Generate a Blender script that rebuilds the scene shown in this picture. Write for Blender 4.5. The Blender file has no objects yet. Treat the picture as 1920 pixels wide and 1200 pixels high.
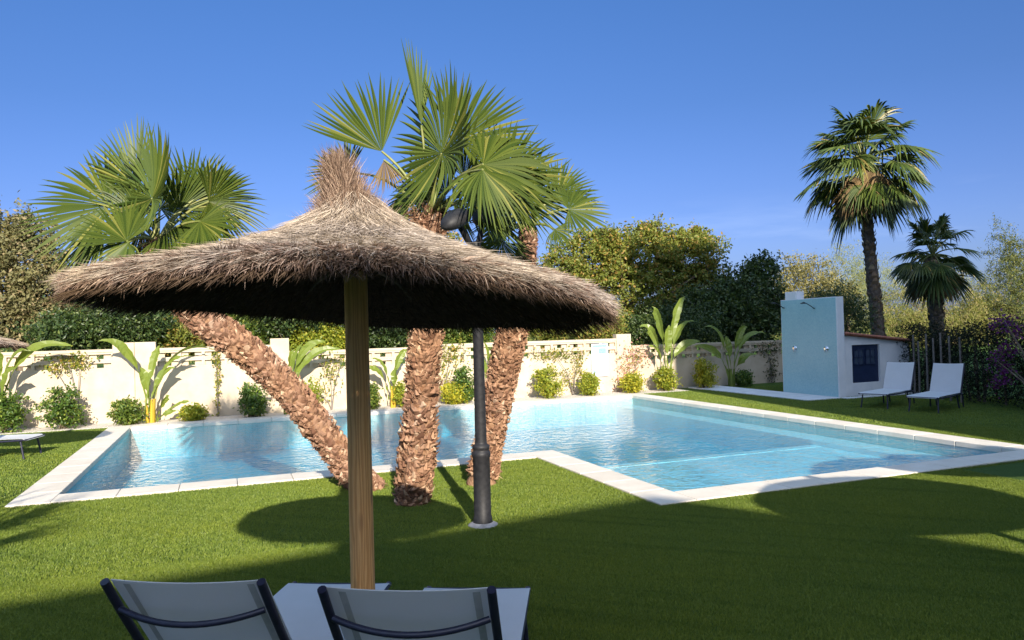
import bpy, math, random
import numpy as np
from mathutils import Vector, Matrix
rad = math.radians
rng = np.random.default_rng(7); random.seed(7)
scene = bpy.context.scene
COL = scene.collection

# ------------------------------------------------------------------ camera, sky, sun, exposure
CAM_H = 2.0; FPX = 1398.0
YAW, PITCH, ROLL = -0.36607, 0.01378, -0.02657
_f = np.array([-math.sin(YAW)*math.cos(PITCH), math.cos(YAW)*math.cos(PITCH), math.sin(PITCH)])
_r = np.array([math.cos(YAW), math.sin(YAW), 0.0]); _u = np.cross(_r, _f)
CR = _r*math.cos(ROLL)+_u*math.sin(ROLL); CU = -_r*math.sin(ROLL)+_u*math.cos(ROLL); CF = _f
CP = np.array([0, 0, CAM_H])
cam = bpy.data.cameras.new("camera"); co = bpy.data.objects.new("camera", cam); COL.objects.link(co)
cam.sensor_width = 36; cam.lens = FPX/1920*36; cam.clip_start = .05; cam.clip_end = 3000
co.matrix_world = Matrix(((CR[0], CU[0], -CF[0], 0), (CR[1], CU[1], -CF[1], 0), (CR[2], CU[2], -CF[2], CAM_H), (0, 0, 0, 1)))
scene.camera = co
SUN_EL = rad(24); SUN_AZ = math.atan2(-.141, -.99)          # azimuth of the sun, from +y towards +x
world = bpy.data.worlds.new("World"); scene.world = world; world.use_nodes = True
wn = world.node_tree; bg = wn.nodes["Background"]
sky = wn.nodes.new("ShaderNodeTexSky"); sky.sky_type = 'NISHITA'; sky.sun_disc = False
sky.sun_elevation = SUN_EL; sky.sun_rotation = SUN_AZ; sky.air_density = 1.0; sky.dust_density = 1.5; sky.ozone_density = 3.0
# faint streaks of cirrus low over the horizon, by direction
tc = wn.nodes.new("ShaderNodeTexCoord"); mp = wn.nodes.new("ShaderNodeMapping"); mp.inputs['Scale'].default_value = (2.2, 2.2, 16)
nz = wn.nodes.new("ShaderNodeTexNoise"); nz.inputs['Scale'].default_value = 1.6; nz.inputs['Detail'].default_value = 7; nz.inputs['Roughness'].default_value = .6
cr = wn.nodes.new("ShaderNodeMapRange"); cr.inputs[1].default_value = .5; cr.inputs[2].default_value = .8; cr.inputs[3].default_value = 0; cr.inputs[4].default_value = .4
sx = wn.nodes.new("ShaderNodeSeparateXYZ"); el = wn.nodes.new("ShaderNodeMapRange")
el.inputs[1].default_value = .06; el.inputs[2].default_value = .17; el.inputs[3].default_value = 1; el.inputs[4].default_value = 0
mu = wn.nodes.new("ShaderNodeMath"); mu.operation = 'MULTIPLY'
mx = wn.nodes.new("ShaderNodeMix"); mx.data_type = 'RGBA'; mx.inputs[7].default_value = (3.4, 3.9, 4.9, 1)
L = wn.links.new
L(tc.outputs['Generated'], mp.inputs['Vector']); L(mp.outputs[0], nz.inputs['Vector']); L(nz.outputs['Fac'], cr.inputs[0])
L(tc.outputs['Generated'], sx.inputs[0]); L(sx.outputs['Z'], el.inputs[0]); L(cr.outputs[0], mu.inputs[0]); L(el.outputs[0], mu.inputs[1])
L(mu.outputs[0], mx.inputs[0]); hs = wn.nodes.new('ShaderNodeHueSaturation'); hs.inputs['Saturation'].default_value = 1.0
L(sky.outputs[0], hs.inputs['Color']); 
# sky tint by height; brightness added overhead to lift the shade
zr = wn.nodes.new('ShaderNodeMapRange'); zr.inputs[1].default_value = .0; zr.inputs[2].default_value = 1.0
rp = wn.nodes.new('ShaderNodeValToRGB'); rp.color_ramp.elements[0].position = .10; rp.color_ramp.elements[0].color = (.28, .32, .54, 1)
rp.color_ramp.elements[1].position = .85; rp.color_ramp.elements[1].color = (2.0, 1.85, 1.6, 1)
for p_, c_ in ((.16, (.255, .305, .505, 1)), (.28, (.225, .31, .485, 1)), (.43, (.225, .35, .535, 1)), (.62, (1.25, 1.17, 1.04, 1))):
    e_ = rp.color_ramp.elements.new(p_); e_.color = c_
tm = wn.nodes.new('ShaderNodeMix'); tm.data_type = 'RGBA'; tm.blend_type = 'MULTIPLY'; tm.inputs[0].default_value = 1
L(sx.outputs['Z'], zr.inputs[0]); L(zr.outputs[0], rp.inputs[0]); L(hs.outputs[0], tm.inputs[6]); L(rp.outputs[0], tm.inputs[7]); L(tm.outputs[2], mx.inputs[6]); L(mx.outputs[2], bg.inputs['Color'])
bg.inputs['Strength'].default_value = 0.15
sl = bpy.data.lights.new("sun", 'SUN'); so = bpy.data.objects.new("sun", sl); COL.objects.link(so)
sl.energy = 5.0; sl.angle = rad(.5); sl.color = (1, .90, .76)
SD = Vector((math.sin(SUN_AZ)*math.cos(SUN_EL), math.cos(SUN_AZ)*math.cos(SUN_EL), math.sin(SUN_EL)))
so.rotation_euler = SD.to_track_quat('Z', 'Y').to_euler(); so.location = (0, -5, 20)
scene.view_settings.view_transform = 'Standard'; scene.view_settings.look = 'None'
scene.view_settings.exposure = 1.0; scene.view_settings.gamma = 1; scene.view_settings.use_curve_mapping = False
scene.cycles.max_bounces = 8; scene.cycles.transparent_max_bounces = 16; scene.cycles.use_denoising = True

# ------------------------------------------------------------------ helpers
def ray(px, py): return CF+(px-960)/FPX*CR-(py-600)/FPX*CU
def at(px, py, Y):                     # point of the place at depth y = Y seen in that direction
    d = ray(px, py); return CP+d*(Y/d[1])
def gp(px, py, z=0.0):
    d = ray(px, py); return CP+d*((z-CAM_H)/d[2])
def atD(px, py, D): return CP+ray(px, py)*D
def nrm(v):
    v = np.asarray(v, float); return v/np.maximum(np.linalg.norm(v, axis=-1, keepdims=True), 1e-9)

class MB:
    def __init__(s): s.v = []; s.f = []; s.n = 0
    def add(s, V, F, mi=0):
        V = np.asarray(V, float).reshape(-1, 3); F = np.asarray(F, int)
        s.v.append(V); s.f.append((F+s.n, mi)); s.n += len(V); return s
    def box(s, x0, x1, y0, y1, z0, z1, mi=0):
        V = [(x, y, z) for x in (x0, x1) for y in (y0, y1) for z in (z0, z1)]
        return s.add(V, [(0, 1, 3, 2), (4, 6, 7, 5), (0, 4, 5, 1), (2, 3, 7, 6), (0, 2, 6, 4), (1, 5, 7, 3)], mi)
    def prism(s, poly, y0, y1, mi=0):  # polygon in x,z swept along y
        n = len(poly); V = [(x, y0, z) for x, z in poly]+[(x, y1, z) for x, z in poly]
        for i in range(n):
            j = (i+1) % n; s.add([V[i], V[j], V[j+n], V[i+n]], [(0, 1, 2, 3)], mi)
        s.add(V[:n], [tuple(range(n-1, -1, -1))], mi); s.add(V[n:], [tuple(range(n))], mi); return s
    def tube(s, P, R, n=10, caps=True, mi=0, sq=1.0):
        P = np.asarray(P, float); m = len(P); R = np.broadcast_to(np.asarray(R, float), (m,))
        T = nrm(np.gradient(P, axis=0)); ref = np.array([0, 0, 1.]) if abs(T[:, 2]).mean() < .8 else np.array([1., 0, 0])
        A = nrm(np.cross(T, ref)); B = np.cross(A, T)
        a = np.linspace(0, 2*np.pi, n, endpoint=False)
        V = P[:, None]+R[:, None, None]*(np.cos(a)[None, :, None]*A[:, None]+sq*np.sin(a)[None, :, None]*B[:, None])
        i = np.arange(m-1)[:, None]*n; k = np.arange(n)[None]; k2 = (k+1) % n
        F = np.stack([i+k, i+k2, i+n+k2, i+n+k], -1).reshape(-1, 4)
        s.add(V.reshape(-1, 3), F, mi)
        if caps:
            s.add(V[0], [tuple(range(n))], mi); s.add(V[-1], [tuple(range(n-1, -1, -1))], mi)
        return s
    def lathe(s, prof, c=(0, 0, 0), n=24, mi=0):
        prof = np.asarray(prof, float); m = len(prof); a = np.linspace(0, 2*np.pi, n, endpoint=False)
        V = np.stack([prof[:, 0][:, None]*np.cos(a)+c[0], prof[:, 0][:, None]*np.sin(a)+c[1], np.repeat(prof[:, 1][:, None], n, 1)+c[2]], -1)
        i = np.arange(m-1)[:, None]*n; k = np.arange(n)[None]; k2 = (k+1) % n
        return s.add(V.reshape(-1, 3), np.stack([i+k, i+k2, i+n+k2, i+n+k], -1).reshape(-1, 4), mi)
    def build(s, name, mats, parent=None, smooth=False, bevel=0):
        me = bpy.data.meshes.new(name)
        V = np.concatenate(s.v).astype(np.float32); tot = []; idx = []; mis = []
        for F, mi in s.f:
            k = F.shape[1]; tot.append(np.full(len(F), k)); idx.append(F.ravel()); mis.append(np.full(len(F), mi))
        tot = np.concatenate(tot).astype(np.int32); idx = np.concatenate(idx).astype(np.int32); mis = np.concatenate(mis).astype(np.int32)
        me.vertices.add(len(V)); me.vertices.foreach_set('co', V.ravel())
        me.loops.add(len(idx)); me.loops.foreach_set('vertex_index', idx)
        me.polygons.add(len(tot)); st = np.concatenate([[0], np.cumsum(tot)[:-1]]).astype(np.int32)
        me.polygons.foreach_set('loop_start', st); me.polygons.foreach_set('loop_total', tot)
        for m in (mats if isinstance(mats, (list, tuple)) else [mats]): me.materials.append(m)
        me.polygons.foreach_set('material_index', mis)
        me.polygons.foreach_set('use_smooth', np.full(len(tot), bool(smooth)))
        me.update(calc_edges=True); me.validate()
        o = bpy.data.objects.new(name, me); COL.objects.link(o)
        if parent: o.parent = parent
        if bevel:
            b = o.modifiers.new('bevel', 'BEVEL'); b.width = bevel; b.segments = 2; b.limit_method = 'ANGLE'
        return o

def tag(o, label=None, cat=None, group=None, kind=None):
    if label: o['label'] = label
    if cat: o['category'] = cat
    if group: o['group'] = group
    if kind: o['kind'] = kind
    return o
def thing(name, label, cat, loc=(0, 0, 0), rz=0, group=None):
    o = bpy.data.objects.new(name, None); COL.objects.link(o); o.empty_display_size = .2
    o.location = loc; o.rotation_euler = (0, 0, rz); return tag(o, label, cat, group)
def copy_tree(o, parent=None):
    c = o.copy(); COL.objects.link(c)
    if parent: c.parent = parent
    for ch in list(o.children): copy_tree(ch, c)
    return c

# ------------------------------------------------------------------ materials
def newmat(name):
    m = bpy.data.materials.new(name); m.use_nodes = True; nt = m.node_tree
    return m, nt, nt.nodes['Principled BSDF'], nt.nodes['Material Output']
def node(nt, t, **kw):
    n = nt.nodes.new('ShaderNode'+t)
    for k, v in kw.items(): setattr(n, k, v)
    return n
def mixc(nt, fac, a, b, blend='MIX'):
    n = node(nt, 'Mix', data_type='RGBA', blend_type=blend)
    for sock, v in ((0, fac), (6, a), (7, b)):
        if hasattr(v, 'links'): nt.links.new(v, n.inputs[sock])
        else: n.inputs[sock].default_value = v if sock == 0 else (*v, 1)
    return n.outputs[2]
def noise(nt, scale, detail=4, rough=.55, coords='Object', stretch=None, rot=None, vt='POINT'):
    t = node(nt, 'TexCoord'); n = node(nt, 'TexNoise'); n.inputs['Scale'].default_value = scale
    n.inputs['Detail'].default_value = detail; n.inputs['Roughness'].default_value = rough
    src = t.outputs[coords]
    if stretch:
        m = node(nt, 'Mapping', vector_type=vt); m.inputs['Scale'].default_value = stretch
        if rot: m.inputs['Rotation'].default_value = rot
        nt.links.new(src, m.inputs[0]); src = m.outputs[0]
    nt.links.new(src, n.inputs['Vector']); return n.outputs['Fac']
def ramp(nt, fac, lo, hi):
    n = node(nt, 'MapRange'); nt.links.new(fac, n.inputs[0]); n.inputs[1].default_value = lo; n.inputs[2].default_value = hi
    return n.outputs[0]
def bump(nt, b, h, dist=.01, strength=1.0):
    n = node(nt, 'Bump'); n.inputs['Distance'].default_value = dist; n.inputs['Strength'].default_value = strength
    nt.links.new(h, n.inputs['Height']); nt.links.new(n.outputs[0], b.inputs['Normal']); return n
def surf(name, c1, c2=None, rough=.7, scale=6, detail=5, bumpd=0, bscale=40, spec=.5, metal=0, stretch=None, lo=.35, hi=.65):
    m, nt, b, o = newmat(name); b.inputs['Roughness'].default_value = rough; b.inputs['Metallic'].default_value = metal
    b.inputs['Specular IOR Level'].default_value = spec
    if c2: nt.links.new(mixc(nt, ramp(nt, noise(nt, scale, detail, stretch=stretch), lo, hi), c1, c2), b.inputs['Base Color'])
    else: b.inputs['Base Color'].default_value = (*c1, 1)
    if bumpd: bump(nt, b, noise(nt, bscale, 4, stretch=stretch), bumpd)
    return m
def leafmat(name, c1, c2, c3=None, trans=.35, rough=.5, spec=.4, f3=.12):
    m, nt, b, o = newmat(name); g = node(nt, 'NewGeometry'); ri = g.outputs['Random Per Island']
    c = mixc(nt, ri, c1, c2)
    if c3:
        w = node(nt, 'TexWhiteNoise', noise_dimensions='1D'); nt.links.new(ri, w.inputs['W'])
        lt = node(nt, 'Math', operation='LESS_THAN'); nt.links.new(w.outputs['Value'], lt.inputs[0]); lt.inputs[1].default_value = f3
        c = mixc(nt, lt.outputs[0], c, c3)
    c = mixc(nt, ramp(nt, noise(nt, 1.3, 3), .3, .7), c, mixc(nt, .5, c, mixc(nt, 1.0, c, (1.25, 1.1, .7), 'MULTIPLY')))
    nt.links.new(c, b.inputs['Base Color']); b.inputs['Roughness'].default_value = rough; b.inputs['Specular IOR Level'].default_value = spec
    t = node(nt, 'BsdfTranslucent'); tcol = mixc(nt, 1.0, c, (1.5, 1.35, .6), 'MULTIPLY'); nt.links.new(tcol, t.inputs[0])
    ms = node(nt, 'MixShader'); ms.inputs[0].default_value = trans
    nt.links.new(b.outputs[0], ms.inputs[1]); nt.links.new(t.outputs[0], ms.inputs[2]); nt.links.new(ms.outputs[0], o.inputs[0])
    return m

M = {}
M['plaster'] = surf('cream_plaster', (.46, .38, .28), (.53, .45, .345), .85, 2.5, 6, .004, 60, .2)
M['white'] = surf('white_render', (.70, .71, .72), (.78, .78, .78), .8, 3, 5, .003, 70, .2)
M['bark'] = surf('tree_bark', (.10, .075, .05), (.2, .155, .11), .9, 14, 6, .02, 30, .2)
M['navy'] = surf('navy_metal', (.012, .013, .03), (.02, .021, .045), .38, 30, 3, 0, 1, .5)
M['black'] = surf('black_paint', (.012, .012, .014), (.022, .022, .024), .55, 25, 4, .0006, 160, .3)
M['chrome'] = surf('chrome', (.75, .75, .76), None, .15, metal=1)
M['flange'] = surf('worn_flange', (.16, .16, .17), (.30, .30, .31), .5, 18, 5, .002, 80, .5)
M['tile_roof'] = surf('terracotta', (.30, .10, .06), (.42, .18, .12), .85, 9, 5, .004, 50, .2)
M['gravel'] = surf('planting_bed', (.50, .46, .40), (.66, .61, .54), .95, 22, 6, .02, 60, .2)
M['soil'] = surf('soil', (.2, .15, .1), (.3, .24, .17), .95, 6, 6, .03, 25, .1)
M['concrete'] = surf('pale_slab', (.60, .60, .60), (.70, .70, .70), .85, 4, 5, .003, 50, .2)
M['door'] = surf('navy_door', (.012, .022, .06), (.02, .032, .08), .35, 8, 3, 0, 1, .5)
M['glass'] = surf('dark_pane', (.05, .07, .11), None, .08, spec=.7)
M['sign_white'] = surf('sign_white', (.46, .53, .64), None, .4)
M['sign_blue'] = surf('sign_blue', (.16, .26, .44), (.24, .35, .52), .4, 30)
M['sign_ink'] = surf('sign_ink', (.10, .13, .20), None, .5)
M['sign_green'] = surf('sign_green', (.55, .75, .70), None, .5)
M['post_wood'] = surf('weathered_post', (.13, .115, .10), (.24, .21, .19), .9, 12, 5, .004, 40, .2, 0, (8, 8, 1))

def m_wood():
    m, nt, b, o = newmat('pine_pole')
    w = node(nt, 'TexWave', wave_type='BANDS', bands_direction='X'); t = node(nt, 'TexCoord'); mp = node(nt, 'Mapping')
    mp.inputs['Scale'].default_value = (1, 1, .06); nt.links.new(t.outputs['Object'], mp.inputs[0]); nt.links.new(mp.outputs[0], w.inputs[0])
    w.inputs['Scale'].default_value = 22; w.inputs['Distortion'].default_value = 9; w.inputs['Detail'].default_value = 4; w.inputs['Detail Scale'].default_value = 1.6
    c = mixc(nt, w.outputs['Fac'], (.52, .235, .07), (.72, .39, .14))
    # knots
    v = node(nt, 'TexVoronoi'); mp2 = node(nt, 'Mapping'); mp2.inputs['Scale'].default_value = (9, 9, 3.2)
    nt.links.new(t.outputs['Object'], mp2.inputs[0]); nt.links.new(mp2.outputs[0], v.inputs['Vector']); v.inputs['Scale'].default_value = 1
    c = mixc(nt, ramp(nt, v.outputs['Distance'], .24, .08), c, (.16, .07, .03))
    c = mixc(nt, ramp(nt, noise(nt, 3, 4, stretch=(1, 1, .3)), .45, .75), c, (.36, .24, .10))
    nt.links.new(c, b.inputs['Base Color']); b.inputs['Roughness'].default_value = .6
    bump(nt, b, w.outputs['Fac'], .0012); return m
M['pine'] = m_wood()

def m_grass_base():
    m, nt, b, o = newmat('turf_base')
    c = mixc(nt, ramp(nt, noise(nt, 90, 4, .6), .35, .65), (.035, .075, .012), (.09, .16, .03))
    c = mixc(nt, ramp(nt, noise(nt, .7, 5, .6), .35, .7), c, (.085, .14, .025))
    nt.links.new(c, b.inputs['Base Color']); b.inputs['Roughness'].default_value = .9; b.inputs['Specular IOR Level'].default_value = .15
    bump(nt, b, noise(nt, 140, 3, .7), .03); return m
M['turf'] = m_grass_base()
def m_blades():
    m, nt, b, o = newmat('turf_blades'); g = node(nt, 'NewGeometry'); ri = g.outputs['Random Per Island']
    c = mixc(nt, ri, (.078, .132, .018), (.185, .24, .038))
    c = mixc(nt, ramp(nt, noise(nt, .55, 5, .65), .35, .7), c, mixc(nt, 1.0, c, (1.25, 1.12, .9), 'MULTIPLY'))
    # brushed nap rows of the artificial turf, their sheen painted as darker streaks
    n = noise(nt, 1.0, 4, .6, stretch=(3.0, .16, 1), rot=(0, 0, rad(-42)), vt='TEXTURE')
    c = mixc(nt, ramp(nt, n, .5, .75), c, mixc(nt, 1.0, c, (.62, .70, .6), 'MULTIPLY'))
    nt.links.new(c, b.inputs['Base Color']); b.inputs['Roughness'].default_value = .45; b.inputs['Specular IOR Level'].default_value = .3
    t = node(nt, 'BsdfTranslucent'); nt.links.new(mixc(nt, 1.0, c, (1.5, 1.35, .7), 'MULTIPLY'), t.inputs[0])
    ms = node(nt, 'MixShader'); ms.inputs[0].default_value = .2
    nt.links.new(b.outputs[0], ms.inputs[1]); nt.links.new(t.outputs[0], ms.inputs[2]); nt.links.new(ms.outputs[0], o.inputs[0]); return m
M['blades'] = m_blades()

def m_coping():
    m, nt, b, o = newmat('coping_stone')
    c = mixc(nt, ramp(nt, noise(nt, 3, 6, .6), .3, .7), (.60, .545, .46), (.70, .645, .56))
    c = mixc(nt, ramp(nt, noise(nt, 60, 3), .55, .75), c, (.60, .54, .46))
    g = node(nt, 'NewGeometry'); c = mixc(nt, g.outputs['Random Per Island'], c, mixc(nt, 1.0, c, (.93, .92, .90), 'MULTIPLY'))
    nt.links.new(c, b.inputs['Base Color']); b.inputs['Roughness'].default_value = .75; b.inputs['Specular IOR Level'].default_value = .25
    bump(nt, b, noise(nt, 80, 4), .002); return m
M['coping'] = m_coping()

def m_mosaic(name, ca, cb, grout, size, rough=.3, coord='Object', plane='xy'):
    m, nt, b, o = newmat(name); t = node(nt, 'TexCoord'); s = node(nt, 'SeparateXYZ'); cmb = node(nt, 'CombineXYZ')
    nt.links.new(t.outputs[coord], s.inputs[0])
    nt.links.new(s.outputs[plane[0].upper()], cmb.inputs[0]); nt.links.new(s.outputs[plane[1].upper()], cmb.inputs[1])
    br = node(nt, 'TexBrick', offset=0.0); br.inputs['Scale'].default_value = 1; br.inputs['Brick Width'].default_value = size; br.inputs['Row Height'].default_value = size
    br.inputs['Mortar Size'].default_value = size*.06; br.inputs['Color1'].default_value = (*ca, 1); br.inputs['Color2'].default_value = (*cb, 1); br.inputs['Mortar'].default_value = (*grout, 1)
    nt.links.new(cmb.outputs[0], br.inputs['Vector'])
    c = mixc(nt, ramp(nt, noise(nt, 1.4, 5, .6), .3, .75), br.outputs['Color'], mixc(nt, 1.0, br.outputs['Color'], (.86, .9, .93), 'MULTIPLY'))
    nt.links.new(c, b.inputs['Base Color']); b.inputs['Roughness'].default_value = rough
    bump(nt, b, br.outputs['Fac'], .0015, -1.0); return m
M['basin'] = m_mosaic('pool_mosaic', (.12, .44, .47), (.19, .52, .55), (.29, .55, .57), .04)
M['shallow'] = m_mosaic('shallow_mosaic', (.34, .66, .71), (.44, .74, .78), (.52, .74, .78), .04)
M['band'] = m_mosaic('waterline_mosaic', (.22, .48, .52), (.34, .58, .60), (.5, .6, .6), .03, .25, 'Object', 'xz')
M['shower'] = m_mosaic('shower_mosaic', (.26, .50, .56), (.33, .57, .61), (.43, .59, .63), .035, .3, 'Object', 'yz')

def m_water():
    m, nt, b, o = newmat('pool_water')
    tr = node(nt, 'BsdfTransparent'); tr.inputs[0].default_value = (.96, .99, 1, 1)
    gl = node(nt, 'BsdfGlossy'); gl.inputs['Roughness'].default_value = .02
    fr = node(nt, 'Fresnel'); gm = node(nt, 'NewGeometry'); io = node(nt, 'MapRange'); io.inputs[3].default_value = 1.33; io.inputs[4].default_value = 1/1.33
    nt.links.new(gm.outputs['Backfacing'], io.inputs[0]); nt.links.new(io.outputs[0], fr.inputs['IOR'])   # same reflectance from below as from above
    t = node(nt, 'TexCoord')
    def nn(sc, st, det):
        mp = node(nt, 'Mapping'); mp.inputs['Scale'].default_value = st; nt.links.new(t.outputs['Object'], mp.inputs[0])
        n = node(nt, 'TexNoise'); n.inputs['Scale'].default_value = sc; n.inputs['Detail'].default_value = det; n.inputs['Distortion'].default_value = .6
        nt.links.new(mp.outputs[0], n.inputs['Vector']); return n.outputs['Fac']
    b1 = node(nt, 'Bump'); b1.inputs['Distance'].default_value = .05; nt.links.new(nn(4.2, (1.0, 1.3, 1), 2), b1.inputs['Height'])
    b2 = node(nt, 'Bump'); b2.inputs['Distance'].default_value = .018; nt.links.new(nn(13, (1, 1.3, 1), 2), b2.inputs['Height']); nt.links.new(b1.outputs[0], b2.inputs['Normal'])
    nt.links.new(b2.outputs[0], gl.inputs['Normal']); nt.links.new(b2.outputs[0], fr.inputs['Normal'])
    ms = node(nt, 'MixShader'); nt.links.new(fr.outputs[0], ms.inputs[0]); nt.links.new(tr.outputs[0], ms.inputs[1]); nt.links.new(gl.outputs[0], ms.inputs[2])
    nt.links.new(ms.outputs[0], o.inputs['Surface'])
    va = node(nt, 'VolumeAbsorption'); va.inputs['Color'].default_value = (.02, .70, .90, 1); va.inputs['Density'].default_value = .30
    nt.links.new(va.outputs[0], o.inputs['Volume'])
    nt.nodes.remove(b); return m
M['water'] = m_water()

def m_sling():
    m, nt, b, o = newmat('white_sling')
    t = node(nt, 'TexCoord'); ck = node(nt, 'TexChecker'); ck.inputs['Scale'].default_value = 400; nt.links.new(t.outputs['Object'], ck.inputs[0])
    ck.inputs['Color1'].default_value = (.80, .80, .81, 1); ck.inputs['Color2'].default_value = (.86, .86, .87, 1)
    c = mixc(nt, ramp(nt, noise(nt, 4, 4), .35, .7), ck.outputs['Color'], (.80, .80, .80))
    nt.links.new(c, b.inputs['Base Color']); b.inputs['Roughness'].default_value = .7
    tl = node(nt, 'BsdfTranslucent'); nt.links.new(c, tl.inputs[0]); ms = node(nt, 'MixShader'); ms.inputs[0].default_value = .42
    nt.links.new(b.outputs[0], ms.inputs[1]); nt.links.new(tl.outputs[0], ms.inputs[2]); nt.links.new(ms.outputs[0], o.inputs[0]); return m
M['sling'] = m_sling(); M['hem'] = surf('sling_hem', (.42, .43, .45), (.50, .50, .52), .8, 20)

M['frond'] = leafmat('palm_frond', (.030, .055, .008), (.082, .112, .018), (.16, .17, .04), .11, .5, .25)
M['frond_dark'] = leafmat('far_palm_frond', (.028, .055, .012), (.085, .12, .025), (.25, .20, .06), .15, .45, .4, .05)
M['frond_dead'] = leafmat('dead_frond', (.12, .085, .05), (.22, .16, .09), None, .15, .8, .1)
M['petiole'] = surf('petiole', (.14, .17, .04), (.22, .22, .07), .5, 12, 3)
M['boots'] = leafmat('leaf_bases', (.13, .065, .042), (.33, .20, .135), (.44, .31, .225), .0, .85, .15, .10)
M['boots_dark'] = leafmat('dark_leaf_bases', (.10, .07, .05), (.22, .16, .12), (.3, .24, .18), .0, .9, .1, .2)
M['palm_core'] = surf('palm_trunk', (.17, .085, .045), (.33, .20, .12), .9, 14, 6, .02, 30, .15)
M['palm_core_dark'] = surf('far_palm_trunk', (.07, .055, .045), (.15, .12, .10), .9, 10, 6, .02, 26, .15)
M['thatch'] = leafmat('thatch_straw', (.225, .188, .172), (.455, .395, .36), (.55, .49, .45), .10, .85, .1, .2)
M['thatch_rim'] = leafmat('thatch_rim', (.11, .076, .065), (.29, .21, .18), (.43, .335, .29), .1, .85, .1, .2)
M['thatch_core'] = surf('thatch_bed', (.05, .034, .025), (.11, .075, .052), .95, 40, 5, .02, 60, .05)  # bed colour darkened to deepen the shade under the roof
M['shaded_straw'] = leafmat('shade_dark_underside', (.035, .024, .018), (.10, .07, .05), None, .0, .95, .05)  # underside straw: thatch colour darkened to stand for the shade beneath
M['dry_twig'] = surf('ribs', (.06, .04, .025), (.1, .07, .045), .9, 20)

# ------------------------------------------------------------------ setting: lawn, pool, planting bed
X0, X1, Y0, Y1 = -2.1, 10.95, 11.17, 18.97       # water outline of the main pool
EX, EY = 4.92, 7.64                                # corner of the shallow bay
CW = .46
def rects_minus(xs, ys, inside):
    for i in range(len(xs)-1):
        for j in range(len(ys)-1):
            if not inside((xs[i]+xs[i+1])/2, (ys[j]+ys[j+1])/2): yield xs[i], xs[i+1], ys[j], ys[j+1]
def in_outer(x, y): return (X0-CW < x < X1+CW and Y0-CW < y < Y1+CW) or (EX-CW < x < X1+CW and EY-CW < y < Y1)
def in_water(x, y): return (X0 < x < X1 and Y0 < y < Y1) or (EX < x < X1 and EY < y < Y1)
mb = MB()
xs = [-700, -6, X0-CW, EX-CW, X1+CW, 18, 700]; ys = [-700, EY-CW, Y0-CW, Y1+CW, 700]
for x0, x1, y0, y1 in rects_minus(xs, ys, in_outer):
    mb.add([(x0, y0, 0), (x1, y0, 0), (x1, y1, 0), (x0, y1, 0)], [(0, 1, 2, 3)])
tag(mb.build('lawn', M['turf']), kind='structure')
mb = MB()
mb.box(-9, 13.2, Y1+CW+.005, 20.42, -.05, .012)
tag(mb.build('planting_bed', M['gravel']), kind='structure')

# coping stones, one paving ring
def stones(mb, x0, x1, y0, y1, along, n, top=.03):
    for i in range(n):
        g = .003
        if along == 'x':
            a = x0+(x1-x0)*i/n; b_ = x0+(x1-x0)*(i+1)/n; mb.box(a+g, b_-g, y0, y1, -.06, top+random.uniform(-.001, .001))
        else:
            a = y0+(y1-y0)*i/n; b_ = y0+(y1-y0)*(i+1)/n; mb.box(x0, x1, a+g, b_-g, -.06, top+random.uniform(-.001, .001))
mb = MB(); w = CW
stones(mb, X0-w, X0+.02, Y0-w, Y1+w, 'y', 12)
stones(mb, X0+.02, X1-.02, Y1-.02, Y1+w, 'x', 17)
stones(mb, X1-.02, X1+w, EY-w, Y1+w, 'y', 16)
stones(mb, X0+.02, EX-w, Y0-w, Y0+.02, 'x', 9)
stones(mb, EX-w, EX+.02, EY-w, Y0+.02, 'y', 6)
stones(mb, EX+.02, X1-.02, EY-w, EY+.02, 'x', 9)
tag(mb.build('pool_coping', M['coping'], bevel=.012), kind='structure')
# basin
mb = MB(); DZ, SZ, WT = -.74, -.34, -.05
def wallq(ax, ay, bx, by, z0, z1, mi=0): mb.add([(ax, ay, z0), (bx, by, z0), (bx, by, z1), (ax, ay, z1)], [(0, 1, 2, 3)], mi)
mb.add([(X0, Y0, DZ), (X1, Y0, DZ), (X1, Y1, DZ), (X0, Y1, DZ)], [(0, 1, 2, 3)])
mb.add([(EX, EY, SZ), (X1, EY, SZ), (X1, Y0+.12, SZ), (EX, Y0+.12, SZ)], [(0, 1, 2, 3)], 1)
wallq(EX, Y0+.12, X1, Y0+.12, DZ, SZ)
mb.box(EX, X1, Y0-.10, Y0+.118, SZ-.02, SZ+.006, 1)                      # sill between the shallow bay and the deep part
mb.box(X1-.55, X1-.005, EY+.005, Y1-.005, DZ, -.25, 1)   # steps along the right side
Lp = [(X0, Y0), (X0, Y1), (X1, Y1), (X1, EY), (EX, EY), (EX, Y0), (X0, Y0)]
for (a, b_) in zip(Lp[:-1], Lp[1:]): wallq(*a, *b_, DZ-.05, -.005)
tag(mb.build('pool_basin', [M['basin'], M['shallow']]), kind='structure')
mb = MB()
out = [(X0-.2, Y0-.2), (EX-.2, Y0-.2), (EX-.2, EY-.2), (X1+.2, EY-.2), (X1+.2, Y1+.2), (X0-.2, Y1+.2)]
mb.add([(x, y, WT) for x, y in out], [tuple(range(6))]); mb.add([(x, y, DZ-.3) for x, y in out], [tuple(range(5, -1, -1))])
for i in range(6):
    (ax, ay), (bx, by) = out[i], out[(i+1) % 6]; mb.add([(ax, ay, WT), (ax, ay, DZ-.3), (bx, by, DZ-.3), (bx, by, WT)], [(0, 1, 2, 3)])
tag(mb.build('pool_water', M['water']), kind='structure')

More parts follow.
